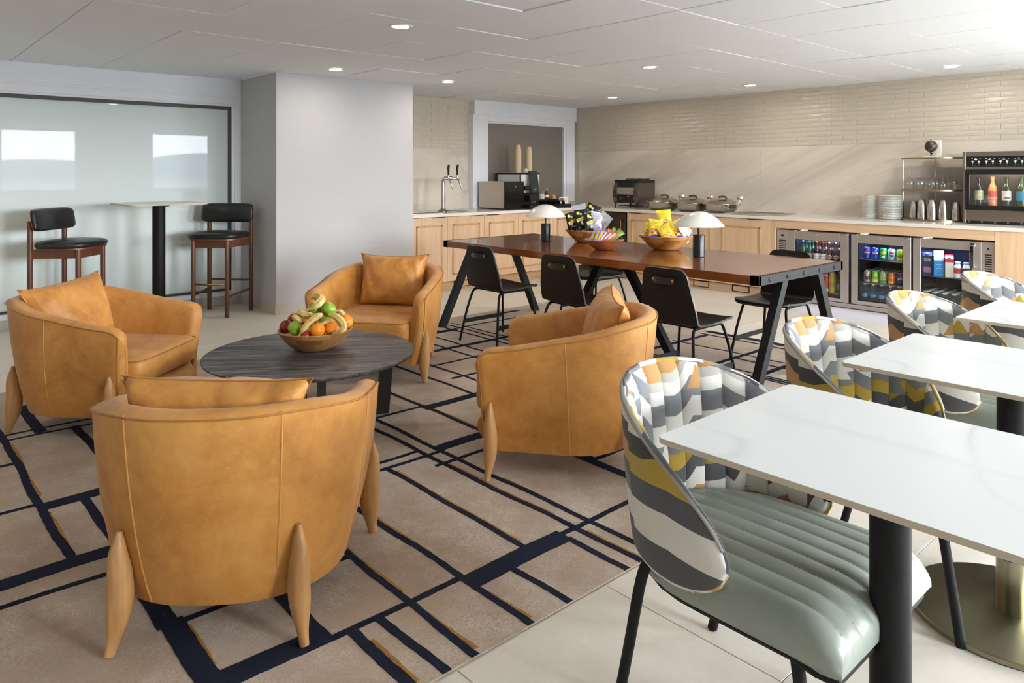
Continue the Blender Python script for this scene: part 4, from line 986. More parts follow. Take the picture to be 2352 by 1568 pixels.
    for sx in (-1, 1):
        g = G(); g.tube(smooth([(sx * .236, -.085, .425), (sx * .240, -.11, .42), (sx * .243, -.135, .36), (sx * .232, -.18, .18), (sx * .222, -.225, .002)], 4), [.0145] * 17, 12); g.build('leg', BLACKM, t, 60)
        g = G(); g.tube([(sx * .215, .262, .372), (sx * .232, .325, .002)], .0145, 12); g.build('leg', BLACKM, t, 60)
    return t
tc = make_tubchair()
for i, (x, y, a, l) in enumerate([(1.735, 1.03, 180, 'nearest patchwork upholstered chair with sage leather seat, at the nearest white table'), (2.66, 1.04, 180, 'second patchwork upholstered chair from the viewer, at the second white table'),
                                  (3.60, 1.04, 180, 'third patchwork upholstered chair from the viewer, in front of the drinks fridge'), (4.63, 1.04, 180, 'farthest patchwork upholstered chair, at the right edge behind the third white table')]):
    rz = math.radians(a)
    if i == 0: tc.location = (x, y, 0); tc.rotation_euler = (0, 0, rz); tc['label'] = l
    else: dup(tc, (x, y, 0), rz, l)

# ================================================================== WHITE TABLES
def make_wtable():
    t = thing('cafe_table', 'x', 'table', group='white marble-look cafe tables')
    g = G(); slab(g, rrect(-.322, .322, -.40, .40, .022, 6), TZ - .0135, TZ); g.build('tabletop', [MARB, EDGE], t, 25); pedestal(t, TZ, .0425, .19, .292, .26)
    return t
wt1 = make_wtable(); wt1.location = (1.714, .645, 0); wt1['label'] = 'nearest white marble-look cafe table in the lower right corner'
for x, l in ((2.712, 'second white marble-look cafe table from the viewer'), (3.815, 'farthest white marble-look cafe table, at the right edge')):
    dup(wt1, (x, .655, 0), 0.0, l)

# ================================================================== COUNTERS AND CABINETS
CZ, CF, CB = .915, 7.545, 6.925          # worktop height, front of the right run (x), front of the left run (y)
k = NT('white_quartz_worktop'); v = k.coord(); n = k.noise(v, 260, 2); k.set(col=k.mix(n, rgb(210, 202, 192), rgb(226, 219, 210)), rough=.16, spec=.5); QUARTZ = k.m
CAB = wood('light_oak_veneer', rgb(186, 150, 114), rgb(212, 179, 144), .5, axis='Z', ring=10)
CABX = wood('light_oak_veneer_lengthwise', rgb(182, 146, 110), rgb(208, 175, 140), .5, axis='Y', ring=10)
MOULD = wood('oak_moulding', rgb(164, 122, 78), rgb(194, 152, 106), .5, axis='Z', ring=14)
GAPM = mat('shadow_gap', rgb(58, 44, 32), .9)
g = G()
poly = [(XCOL[1] + .004, YB - .002), (XCOL[1] + .004, CB), (CF, CB), (CF, -.25), (XR - .002, -.25), (XR - .002, YB - .002)]
n = len(poly); ch = .0015; vs = [(x, y, z) for z in (CZ - .034, CZ) for x, y in poly]
g.add(vs, [tuple(range(n))[::-1], tuple(range(n, 2 * n))] + [(i, (i + 1) % n, n + (i + 1) % n, n + i) for i in range(n)])
tag(g.build('countertop', QUARTZ), 'long white L-shaped quartz countertop along both walls', 'countertop')
def door_parts(t, a, b, z0, z1, front, axis, mould=True, mtop=.09, mside=.075, mbot=.07):
    """One framed door between a and b. axis 'x': runs along x at y=front facing -y; 'y': runs along y at x=front facing -x."""
    def bx(g, u0, u1, d0, d1, za, zb, bev=0):
        g.box(u0, u1, front - d1, front - d0, za, zb, bev) if axis == 'x' else g.box(front - d1, front - d0, u0, u1, za, zb, bev)
    g = G(); bx(g, a + .0015, b - .0015, -.018, 0, z0, z1, .0012); d = g.build('door', CAB, t)
    if mould:
        u0, u1, w0, w1 = a + mside, b - mside, z0 + mbot, z1 - mtop
        g = G()
        for uu0, uu1, za, zb in ((u0, u1, w1 - .022, w1), (u0, u1, w0, w0 + .022), (u0, u0 + .022, w0, w1), (u1 - .022, u1, w0, w1)):
            bx(g, uu0, uu1, 0, .009, za, zb, .004)
        g.build('moulding', MOULD, d); g = G(); bx(g, u0 + .022, u1 - .022, -.001, .003, w0 + .022, w1 - .022); g.build('raised_panel', CAB, d)
    return d, bx
def cabinet(label, a, b, axis, splits=None, tab='b', plinth_vent=None):
    front = CB + .024 if axis == 'x' else CF + .024; t = thing('base_cabinet', label, 'cabinet', group='light oak base cabinets')
    back = (YB - .01) if axis == 'x' else (XR - .01)
    def body(g, u0, u1, d0, d1, z0, z1): g.box(u0, u1, d0, d1, z0, z1) if axis == 'x' else g.box(d0, d1, u0, u1, z0, z1)
    g = G(); body(g, a + .001, b - .001, front + .019, back, .10, CZ - .035); g.build('carcass', GAPM, t)
    edges = [a] + (splits or []) + [b]
    for i, (p, q) in enumerate(zip(edges, edges[1:])):
        d, bx = door_parts(t, p, q, .108, CZ - .040, front, axis)
        side = tab[i % len(tab)]
        if side != '-':
            g = G(); u = (q - .23, q - .045) if side == 'b' else (p + .045, p + .23); bx(g, u[0], u[1], .0, .016, CZ - .046, CZ - .0405, .001); g.build('edge_pull', BLACKM, d)
    g = G(); body(g, a, b, front + .055, front + .07, 0, .104); pl = g.build('plinth', CABX if axis == 'y' else wood('oak_plinth_x', rgb(164, 122, 82), rgb(196, 156, 114), .5, axis='X', ring=10), t)
    if plinth_vent:
        u0, u1 = plinth_vent; g = G(); f2 = front + .055
        for s0, s1, za, zb in ((u0, u1, .085, .092), (u0, u1, .018, .025), (u0, u0 + .008, .018, .092), (u1 - .008, u1, .018, .092)): body(g, s0, s1, f2 - .006, f2 + .002, za, zb)
        g.build('vent_frame', BLACKM, pl)
    return t
cabinet('light oak cabinet next to the papered column, first of the left run', XCOL[1] + .004, 5.225, 'x', tab='b')
cabinet('light oak cabinet second from the column, with a black plinth vent', 5.225, 5.796, 'x', tab='b', plinth_vent=(5.36, 5.60))
cabinet('light oak cabinet third from the column in the left run', 5.796, 6.366, 'x', tab='a')
cabinet('light oak cabinet fourth from the column in the left run', 6.366, 7.003, 'x', tab='-')
cabinet('light oak corner cabinet where the two counter runs meet', 7.003, CF + .02, 'x', tab='-')
cabinet('light oak double cabinet between the black fridge and the next cabinet', 4.80, 6.14, 'y', [5.47], tab='ab', plinth_vent=(4.93, 5.15))
cabinet('light oak cabinet left of the glass-door drinks fridge', 4.155, 4.80, 'y', tab='a', plinth_vent=(4.40, 4.62))
t = thing('filler_panel', 'narrow plain oak filler panel left of the glass-door drinks fridge', 'panel')
g = G(); g.box(CF + .024, XR - .01, 4.062, 4.152, 0.0, CZ - .036, .001); g.build('board', CAB, t)
t = thing('oak_apron', 'long oak rail under the worktop above the drinks fridge', 'panel')
g = G(); g.box(CF + .024, CF + .05, 1.965, 4.061, .790, CZ - .036, .001); g.build('board', CABX, t)
t = thing('end_panel', 'plain light oak panel right of the drinks fridge', 'panel')
g = G(); g.box(CF + .024, XR - .01, -.25, 1.962, 0.0, CZ - .036, .001); g.build('board', CAB, t)
# ---- black under-counter fridge in the corner
t = thing('undercounter_fridge', 'black under-counter fridge with a chrome bar handle and grille below', 'fridge')
g = G(); g.box(CF + .05, XR - .02, 6.145, 6.68, .0, CZ - .04); g.build('cabinet', BLACKP, t)
g = G(); g.box(CF + .02, CF + .048, 6.15, 6.675, .125, CZ - .05, .003); d = g.build('door', BLACKG, t)
g = G(); g.tube([(CF - .015, 6.215, .40), (CF - .015, 6.215, .78)], .007, 10); g.box(CF - .015, CF + .02, 6.209, 6.221, .76, .775); g.box(CF - .015, CF + .02, 6.209, 6.221, .405, .42); g.build('bar_handle', CHROME, d)
g = G(); g.box(CF + .03, CF + .05, 6.15, 6.675, .008, .118); gr_ = g.build('kick_grille', mat('grille_grey', rgb(92, 86, 80), .5), t)
for i in range(6): g = G(); g.box(CF + .024, CF + .031, 6.16, 6.665, .016 + i * .017, .026 + i * .017, .001); g.build('slat', mat('grille_slat', rgb(150, 140, 130), .4, .5), gr_)

# ================================================================== GLASS-DOOR DRINKS FRIDGE
FX, FZ1, FZ0 = 7.605, .776, .035
PANE = glass('fridge_glass', (.93, .96, .97, 1))
t = thing('drinks_fridge', 'stainless three-door glass-front drinks fridge under the worktop', 'fridge')
DOORS = [(3.272, 3.922), (2.672, 3.242), (2.077, 2.652)]
INS = mat('dark_fridge_lining', rgb(58, 58, 60), .5); 
g = G(); x0, x1 = FX + .05, XR - .03
g.box(x0, x1, 1.968, 4.055, .0, .07); g.box(x0, x1, 1.968, 4.055, FZ1 - .025, FZ1); g.box(x1 - .02, x1, 1.968, 4.055, .07, FZ1 - .025)
for a, b in ((1.968, 2.085), (2.645, 2.675), (3.238, 3.275), (3.915, 4.055)): g.box(x0, x1 - .02, a, b, .07, FZ1 - .025)
g.build('cabinet', INS, t)
for (a, b), nm in (((3.925, 4.052), 'l'), ((1.971, 2.074), 'r')):
    g = G(); g.box(FX, FX + .05, a, b, .04, FZ1 - .004, .002); vg = g.build('vent_panel', STEEL, t)
    for i in range(15): g = G(); g.box(FX - .0012, FX + .002, a + .024, b - .024, FZ1 - .125 - i * .021, FZ1 - .114 - i * .021); g.build('louvre', BLACKP, vg)
    g = G(); g.box(FX - .002, FX + .002, a + .045, b - .045, FZ1 - .075, FZ1 - .055, .001); g.build('thermostat', BLACKP, vg)
g = G(); g.box(FX - .004, FX + .05, 1.97, 4.053, .008, .052, .002); kr = g.build('kick_rail', STEEL, t)
gl = [((3.355, 3.842), (.092, .677)), ((2.744, 3.178), (.098, .683)), ((2.150, 2.584), (.10, .685))]
for i, ((a, b), ((ga, gb), (gz0, gz1))) in enumerate(zip(DOORS, gl)):
    z0, z1 = .058, FZ1 - .006; g = G(); D0, D1 = FX - .004, FX + .046
    g.box(D0, D1, a, ga, z0, z1, .002); g.box(D0, D1, gb, b, z0, z1, .002); g.box(D0, D1, ga - .001, gb + .001, z0, gz0, .0015); g.box(D0, D1, ga - .001, gb + .001, gz1, z1, .0015)
    d = g.build('door', STEEL, t)
    g = G(); g.box(FX + .012, FX + .016, ga, gb, gz0, gz1); g.build('glass_pane', PANE, d)
    g = G()
    for p in ((ga, gb, gz0, gz0 + .006), (ga, gb, gz1 - .006, gz1), (ga, ga + .006, gz0, gz1), (gb - .006, gb, gz0, gz1)): g.box(FX - .002, FX + .03, p[0], p[1], p[2], p[3])
    g.build('gasket', BLACKP, d)
    g = G(); g.lathe([(.009, 0), (.009, .004), (.005, .006), (.0005, .006)], 14, M=T(D0, (a + b) / 2 + .0, FZ1 - .035) @ Ry(-PI / 2)); g.build('lock', CHROME, d)
    g = G()
    if i < 2: g.box(D0 - .012, D0 + .002, a + .012, a + .085, FZ1 - .022, FZ1 - .012, .002); g.build('finger_pull', STEEL, d)
    else:
        g.box(D0 - .012, D0, a + .045, a + .085, FZ1 - .05, FZ1 - .02, .003); g.box(D0 - .036, D0 - .026, a + .046, a + .084, FZ1 - .245, FZ1 - .04, .004); g.box(D0 - .03, D0, a + .05, a + .08, FZ1 - .06, FZ1 - .04, .002); g.box(D0 - .03, D0, a + .046, a + .084, FZ1 - .245, FZ1 - .222, .004); g.build('handle', CHROME, d)
    g = G(); g.box(D0 - .006, D0 + .006, b - .09, b - .055, FZ1 - .006, FZ1 - .001); g.build('hinge', STEEL, d)
SH = [(0, .432), (0, .130), (1, .520), (1, .282), (1, .088), (2, .412), (2, .088)]
SHM = mat('wire_shelf_grey', rgb(120, 124, 132), .35, .7)
INY = [(3.28, 3.91), (2.68, 3.235), (2.09, 2.642)]
for i, z in SH:
    a, b = INY[i]; g = G(); g.box(FX + .062, XR - .06, a + .003, b - .003, z - .010, z - .001, .001); g.build('shelf', SHM, t)
LED = emis('blue_fridge_led', (.06, .16, 1.0, 1), 34.0)
for i, (a, b) in enumerate(INY):
    g = G(); g.box(FX + .075, FX + .085, a + .04, b - .04, FZ1 - .031, FZ1 - .026); g.build('led_strip', LED, t)
    lamp('fridge_led_glow', 'AREA', (FX + .10, (a + b) / 2, FZ1 - .034), 3.5, (.18, .30, 1.0), .45, (0, 0, PI / 2), size_y=.03)
    lamp('fridge_lamp', 'AREA', (FX + .075, (a + b) / 2, FZ1 - .036), 2.2, (.92, .95, 1.0), .45, (0, -.25, PI / 2), size_y=.02)

# ---- drinks: one of each kind is built, the rest are copies
ALU = mat('aluminium_lid', rgb(190, 190, 192), .3, 1.0)
def cm(n_, c, r=.32, me=.25): return mat('can_' + n_, c, r, me, var=.03)
RED, WHT, NVY = mat('print_red', rgb(196, 30, 40), .4), mat('print_white', rgb(235, 235, 232), .45), mat('print_navy', rgb(22, 34, 110), .4)
YEL, GRN, BRN = mat('print_yellow', rgb(238, 202, 40), .4), mat('print_green', rgb(60, 140, 40), .4), mat('print_brown', rgb(92, 52, 30), .4)
def curved_disc(g, r, cz, rad, mis, y=.0006, seg=18):
    """A round emblem in horizontal stripes bent on a cylinder facing -y; mis = [(z from, z to, material)] in -1..1."""
    for z0, z1, mi in mis:
        n = 4; vs = []; fs = []
        for j in range(n + 1):
            zz = z0 + (z1 - z0) * j / n; w = math.sqrt(max(0, 1 - zz * zz)) * rad
            for i in range(9): x = -w + 2 * w * i / 8; a = x / r; vs.append(((r + y) * math.sin(a), -(r + y) * math.cos(a), cz + zz * rad))
        for j in range(n):
            for i in range(8): fs.append((j * 9 + i, j * 9 + i + 1, (j + 1) * 9 + i + 1, (j + 1) * 9 + i))
        g.add(vs, fs, mi)
def cyl_patch(g, r, a0, a1, z0, z1, mi=0, y=.0005):
    n = 10; vs = []; fs = []
    for i in range(n + 1):
        a = a0 + (a1 - a0) * i / n
        for z in (z0, z1): vs.append(((r + y) * math.sin(a), -(r + y) * math.cos(a), z))
    for i in range(n): fs.append((2 * i, 2 * i + 2, 2 * i + 3, 2 * i + 1))
    g.add(vs, fs, mi)
def can(kind):
    r = .033; h = .121; body, emb, words_ = {
        'pepsi': (cm('blue', rgb(20, 66, 160)), 'globe', 'PEPSI'), 'pepsiz': (cm('silver_blue', rgb(170, 182, 196)), 'globe', 'PEPSI'), 'navy': (cm('deep_blue', rgb(18, 36, 96)), 'globe', 'PEPSI'),
        'lime': (cm('green', rgb(52, 150, 54)), 'lime', None), 'starry': (cm('lime_yellow', rgb(120, 186, 40)), 'star', 'STARRY'), 'dew': (cm('pale_green', rgb(150, 190, 110)), 'dew', 'DEW'),
        'crush': (cm('orange', rgb(224, 108, 24)), 'word', 'CRUSH'), 'root': (cm('silver_brown', rgb(176, 168, 156)), 'root', None)}[kind]
    return r, h, body, emb, words_
CANS = {}
KNAME = {'pepsi': 'blue soda can with a red white and blue round emblem', 'pepsiz': 'silver-blue soda can with a round emblem', 'navy': 'dark blue soda can with a round emblem', 'lime': 'green soda can', 'starry': 'lime green and yellow soda can', 'dew': 'pale green soda can with a red word', 'crush': 'orange soda can', 'root': 'silver soda can with a brown label'}
def make_can(kind, loc, rz, label, group):
    if kind in CANS: return dup(CANS[kind], loc, rz, label, group)
    r, h, body, emb, wd = can(kind); t = thing('soda_can', label, 'can', loc, rz, group)
    g = G(); g.lathe([(.024, 0), (.027, .002), (r, .010), (r, .106), (.0275, .117)], 24); b = g.build('body', body, t, 30)
    g = G(); g.lathe([(.0275, .117), (.0278, .1195), (.026, .1195), (.0255, .117), (.0005, .117)], 24, caps=(False, False)); g.build('lid', ALU, t, 30)
    if emb:
        g = G(); m_ = [WHT, RED, NVY, YEL, GRN, BRN]
        if emb == 'globe': curved_disc(g, r, .066, .0275, [(-1, 1, 0)], .0004); curved_disc(g, r, .066, .0250, [(.25, 1, 1), (-1, -.25, 2)], .0008)
        elif emb == 'lime': curved_disc(g, r, .075, .02, [(-1, 1, 3)], .0004); cyl_patch(g, r, -.5, .4, .03, .045, 0)
        elif emb == 'star': cyl_patch(g, r, -1.4, 1.4, .012, .040, 3); curved_disc(g, r, .085, .014, [(-1, 1, 3)], .0006); cyl_patch(g, r, -.75, .75, .047, .066, 4)
        elif emb == 'dew': cyl_patch(g, r, -.5, .5, .052, .074, 1); cyl_patch(g, r, -1.2, 1.2, .012, .038, 4)
        elif emb == 'root': cyl_patch(g, r, -.8, .8, .03, .085, 5); curved_disc(g, r, .075, .013, [(-1, 1, 3)], .0009)
        elif emb == 'word': cyl_patch(g, r, -1.2, 1.2, .018, .032, 3)
        g.build('emblem', m_, b, 30)
        if wd: text('lettering', wd, {'PEPSI': .0145, 'CRUSH': .018, 'DEW': .018, 'STARRY': .013}[wd], NVY if emb == 'globe' else WHT, b, T(0, 0, .066 if emb == 'globe' else (.063 if emb == 'dew' else (.0565 if emb == 'star' else .07))), wrap=r + .0012)
    CANS[kind] = t; return t
FACE = math.radians(-68)
x = FX + .10
for i, (kd, y) in enumerate(zip(['pepsi', 'pepsi', 'lime', 'pepsiz', 'starry', 'crush'], [3.125, 3.045, 2.965, 2.885, 2.805, 2.735])):
    make_can(kd, (x, y, .5195), FACE, KNAME[kd] + ', number %s from the left on the top shelf of the middle fridge door' % ['one', 'two', 'three', 'four', 'five', 'six'][i] if False else ['leftmost blue soda can on the middle door top shelf', 'second blue soda can on the middle door top shelf', 'green soda can on the middle door top shelf', 'silver-blue soda can on the middle door top shelf', 'lime and yellow soda can on the middle door top shelf', 'orange soda can at the right end of the middle door top shelf'][i], 'soda cans on the top shelf')
for row in range(6):
    for i, (kd, y) in enumerate(zip(['root', 'starry', 'dew', 'crush', 'navy', 'lime'], [3.125, 3.045, 2.965, 2.885, 2.805, 2.735])):
        lab = ['silver soda can with a brown label', 'lime and yellow soda can', 'pale green soda can with a red patch', 'orange soda can', 'dark blue soda can with a round emblem', 'green soda can'][i]
        make_can(kd, (x + row * .070, y + random.uniform(-.003, .003), .2815), FACE + random.uniform(-.3, .3) * (row > 0), (lab + ' in the front row of the centre shelf') if row == 0 else 'soda can behind the front row on the middle door centre shelf', 'soda cans on the centre shelf' if row == 0 else 'soda cans behind the front row')
# bottles
BOT = {}
CLEARP = glass('clear_plastic', (.80, .90, .95, 1)); GRNG = mat('green_bottle_glass', rgb(20, 66, 30), .1, var=.05); BRNG = mat('brown_bottle_glass', rgb(54, 26, 12), .1, var=.05); BLUG = mat('blue_bottle_glass', rgb(24, 60, 130), .15, var=.05); CLRB = mat('pale_bottle', rgb(196, 196, 178), .15, var=.05)
def bottle(key, loc, rz, label, group, m=None, r=.03, h=.23, neck=.0125, sh=.55, label_m=None, lz=(.2, .45), capm=None, words_=None, wm=None, disc=None, name='beer_bottle', cat='bottle'):
    if key in BOT: return dup(BOT[key], loc, rz, label, group)
    t = thing(name, label, cat, loc, rz, group)
    pr = [(r * .8, 0), (r, h * .02), (r, h * sh), (r * .96, h * (sh + .04))]
    for i in range(1, 7): q = i / 6; pr.append((neck + (r * .96 - neck) * (1 - sm(q)), h * (sh + .04 + .20 * q)))
    pr += [(neck, h * .93)]
    g = G(); g.lathe(pr, 20); b = g.build('body', m, t, 40)
    g = G(); g.lathe([(neck * 1.18, h * .925), (neck * 1.22, h * .99), (neck * 1.0, h)], 16); g.build('cap', capm or ALU, t, 40)
    if label_m:
        g = G()
        if disc: curved_disc(g, r, h * .33, r * .92, [(-1, 1, 0)], .0008); curved_disc(g, r, h * .33, r * .72, [(-.35, .35, 1)], .0014)
        else: g.lathe([(r + .0006, h * lz[0]), (r + .0006, h * lz[1])], 20, caps=(False, False))
        g.build('label', [label_m, RED], t, 40)
        if words_: text('lettering', words_, r * .52, wm or RED, b, T(0, 0, h * (lz[0] + lz[1]) / 2), wrap=r + .0016)
    BOT[key] = t; return t
PAPERW = mat('bottle_label_white', rgb(228, 226, 218), .6)
bx_ = FX + .095
specs = [('heine', GRNG, mat('bottle_label_green_white', rgb(160, 176, 158), .5), None, GRN, True), ('heine',) * 6, ('bud', BRNG, PAPERW, 'Budweiser', RED, False), ('bud',) * 6, ('round', BRNG, mat('bottle_label_cream', rgb(214, 196, 170), .5), None, None, True), ('round',) * 6, ('blue', BLUG, mat('bottle_label_blue', rgb(30, 84, 170), .5), 'BUD LIGHT', WHT, False)]
blab = ['green beer bottle at the left end of the first door upper shelf', 'second green beer bottle on the first door upper shelf', 'brown beer bottle with a white label, third on the first door upper shelf', 'brown beer bottle with a white label, fourth on the first door upper shelf', 'brown beer bottle with a round label, fifth on the first door upper shelf', 'brown beer bottle with a round label, sixth on the first door upper shelf', 'blue beer bottle at the right end of the first door upper shelf']
for i, y in enumerate([3.80, 3.725, 3.65, 3.58, 3.51, 3.44, 3.375]):
    s = specs[i]; kw = {} if s[0] in BOT else dict(m=s[1], label_m=s[2], words_=s[3], wm=s[4], disc=s[5], capm=mat('cap_red', rgb(150, 30, 30), .4) if s[0] == 'bud' else None)
    bottle(s[0], (bx_, y, .4315), FACE, blab[i], 'beer bottles on the upper shelf', **kw)
    for rr in range(1, 4): bottle(s[0], (bx_ + .075 * rr, y, .4315), FACE + random.uniform(-.5, .5), 'beer bottle behind the front row on the first door upper shelf', 'beer bottles behind the front row')
low = [('redlab', GRNG, PAPERW, True, .215, 'bottle with a red and white round label, lower shelf of the first fridge door'), ('pear', CLRB, mat('bottle_label_leaf', rgb(120, 150, 50), .5), True, .215, 'pale bottle with a green round label, lower shelf of the first fridge door'), ('pear2', CLRB, mat('bottle_label_leaf', rgb(120, 150, 50), .5), True, .2, 'pale bottle half hidden by the long table leg, first fridge door')]
for i, (kk, m, lm_, dc, h, l) in enumerate(low): bottle(kk, (bx_, 3.79 - i * .075, .1295), FACE, l, 'bottles on the lower shelf', m=m, label_m=lm_, disc=dc, h=h, sh=.5)
bottle('tallred', (bx_, 3.545, .1295), FACE, 'red and white tall can on the lower shelf of the first fridge door', 'bottles on the lower shelf', m=mat('tall_can_red', rgb(186, 36, 40), .35, .2), h=.19, neck=.024, sh=.80, label_m=PAPERW, lz=(.05, .2), name='tall_can', cat='can')
bottle('tallyel', (bx_, 3.475, .1295), FACE, 'yellow tall can on the lower shelf of the first fridge door', 'bottles on the lower shelf', m=mat('tall_can_yellow', rgb(206, 170, 50), .35, .3), r=.036, h=.205, neck=.028, sh=.82, label_m=mat('tall_can_gold', rgb(186, 146, 40), .4), lz=(.3, .6), name='tall_can', cat='can')
bottle('darkb', (bx_, 3.395, .1295), FACE, 'dark bottle with a grey label on the lower shelf of the first fridge door', 'bottles on the lower shelf', m=mat('smoky_bottle_glass', rgb(52, 56, 66), .1), h=.225, sh=.5, label_m=mat('bottle_label_grey', rgb(96, 100, 112), .5), words_=None)
# water bottles
for row in range(4):
    for i in range(6):
        bottle('water', (bx_ + .075 * row, 3.145 - .083 * i, .0875), FACE, ['leftmost water bottle in the front row of the middle fridge door', 'second water bottle in the front row of the middle fridge door', 'third water bottle in the front row of the middle fridge door', 'fourth water bottle in the front row of the middle fridge door', 'fifth water bottle in the front row of the middle fridge door', 'sixth water bottle behind the patchwork chair, middle fridge door'][i] if row == 0 else 'clear water bottle behind the front row in the middle fridge door', 'water bottles in the front row' if row == 0 else 'water bottles behind the front row', m=CLEARP, r=.031, h=.182, neck=.0125, sh=.58, label_m=mat('water_label_blue', rgb(70, 130, 176), .5), lz=(.26, .42), capm=mat('white_cap', rgb(226, 228, 230), .4), name='water_bottle')
# cartons and dairy bottles behind the third door
def carton(name, label, loc, w, h, m_lo, m_hi, topm, split=.62, rz=FACE, words_=None, wm=WHT, ws=.02, cap=None, gable=True):
    t = thing(name, label, 'carton', loc, rz, 'cartons on the third door shelf'); r = w / 2
    g = G(); g.box(-r, r, -r, r, 0, h * split, .001); b = g.build('carton_body', m_lo, t)
    g = G(); g.box(-r, r, -r, r, h * split, h * .80, .001); g.build('upper_band', m_hi, t)
    g = G(); vs = [(-r, -r, h * .80), (r, -r, h * .80), (r, r, h * .80), (-r, r, h * .80), (-r, -.004, h * .95), (r, -.004, h * .95), (r, .004, h * .95), (-r, .004, h * .95), (-r, -.004, h), (r, -.004, h), (r, .004, h), (-r, .004, h)]
    g.add(vs, [(0, 1, 5, 4), (2, 3, 7, 6), (1, 2, 6, 5), (3, 0, 4, 7), (4, 5, 9, 8), (6, 7, 11, 10), (5, 6, 10, 9), (7, 4, 8, 11), (8, 9, 10, 11)]); g.build('gable_top', topm, t)
    if cap: g = G(); g.lathe([(.014, 0), (.014, .014), (.0005, .015)], 14, M=T(0, -r * .55, h * .87) @ Rx(.75)); g.build('screw_cap', cap, t)
    if words_:
        for i, wd in enumerate(words_): text('lettering', wd, ws, wm, b, T(0, -r - .0008, h * .46 - i * ws * 1.1) @ Rx(PI / 2))
    return t
PUR = mat('carton_purple', rgb(52, 24, 62), .4)
ct = carton('milk_carton', 'dark purple milk carton with white lettering, left end of the third door shelf', (FX + .105, 2.565, .4115), .085, .235, PUR, PUR, PUR, words_=['soy', 'milk'] if False else None, cap=mat('cap_lilac', rgb(150, 140, 200), .4))
text('lettering', 'Silk', .046, WHT, ct, T(.002, -.0435, .150) @ Rx(PI / 2))
g = G(); g.box(-.03, .03, -.0436, -.043, .03, .085, .0); g.build('picture_panel', mat('carton_pink', rgb(150, 110, 140), .5), ct)
carton('milk_carton', 'blue and white gable-top half and half carton behind the third fridge door', (FX + .105, 2.462, .4115), .085, .245, mat('carton_blue', rgb(20, 128, 186), .4), WHT, WHT, words_=['HALF', '&', 'HALF'], ws=.017)
carton('juice_carton', 'red and cream carton with fine print behind the third fridge door', (FX + .105, 2.372, .4115), .070, .215, mat('carton_cream', rgb(214, 202, 178), .5), mat('carton_red', rgb(196, 40, 34), .4), mat('carton_red', rgb(196, 40, 34), .4), split=.66, cap=mat('white_cap', rgb(226, 228, 230), .4))
for i, (cn, nm) in enumerate((((190, 60, 50), 'red'), ((110, 84, 70), 'brown'), ((70, 150, 180), 'light blue'), ((190, 60, 70), 'second red'))):
    bottle('dairy%d' % i, (FX + .105, 2.30 - i * .072 + (.0), .4115), FACE, 'small white dairy bottle with a %s sleeve on the third door shelf' % nm, 'dairy bottles on the third door shelf', m=WHT, r=.031, h=.150, neck=.020, sh=.66, label_m=mat('sleeve_' + nm.replace(' ', '_'), rgb(*cn), .5), lz=(.28, .62), capm=mat('white_cap', rgb(226, 228, 230), .4), name='dairy_bottle')
for row in range(5):
    for i in range(6):
        last = i >= 4
        bottle('juice' if last else 'clearjuice', (FX + .105 + .078 * row, 2.575 - .082 * i, .0875), FACE, ('orange juice bottle with an orange cap, bottom shelf of the third fridge door' if last else 'white-capped clear bottle on the bottom shelf of the third fridge door'), 'juice bottles on the bottom shelf' if last else 'white-capped bottles on the bottom shelf', m=mat('orange_juice', rgb(226, 150, 50), .2) if last else CLEARP, r=.033, h=.17, neck=.019, sh=.5, label_m=PAPERW if last else None, lz=(.1, .34), capm=mat('orange_cap', rgb(230, 120, 20), .4) if last else mat('white_cap', rgb(226, 228, 230), .4), name='juice_bottle')

# ================================================================== ON THE LEFT COUNTER
Z = CZ + .0005
t = thing('counter_sink', 'dark steel drop-in sink at the left end of the counter by the column', 'sink')
g = G(); X0, X1, Y0, Y1 = XCOL[1] + .02, 5.20, 6.99, 7.34
for p in ((X0, X1, Y0, Y0 + .018), (X0, X1, Y1 - .018, Y1), (X0, X0 + .018, Y0 + .018, Y1 - .018), (X1 - .018, X1, Y0 + .018, Y1 - .018)): g.box(*p, Z, Z + .007, .001)
g.build('rim', STEEL, t); g = G(); g.box(X0 + .018, X1 - .018, Y0 + .018, Y1 - .018, Z, Z + .0015); g.build('basin', mat('dark_steel_basin', rgb(70, 66, 62), .3, .9), t)  # flat plate painted dark to stand in for the shaded sink hollow
t = thing('beer_tap', 'chrome two-handle drinks tap tower with black levers and a drip tray', 'tap', (5.40, 7.27, Z))
g = G(); g.tube(smooth([(0, 0, .03), (0, 0, .15), (0, 0, .30), (0, 0, .37), (.012, -.012, .408), (.05, -.03, .422), (.10, -.04, .415)], 5), .026, 16); g.build('column', CHROME, t, 60)
g = G(); g.lathe([(.075, 0), (.072, .012), (.034, .034), (.028, .05)], 24); g.build('base_flange', mat('satin_steel', rgb(160, 156, 150), .35, 1), t)
g = G(); g.box(-.02, .30, -.10, .06, 0, .016, .003); dt = g.build('drip_tray', mat('satin_steel', rgb(160, 156, 150), .35, 1), t)
for i in range(7): g = G(); g.box(.05 + i * .034, .062 + i * .034, -.09, .05, .0165, .019); g.build('grate_bar', STEEL, dt)
g = G(); g.tube([(-.01, -.025, .415), (.175, -.06, .408)], .017, 14); g.build('cross_tube', CHROME, t)
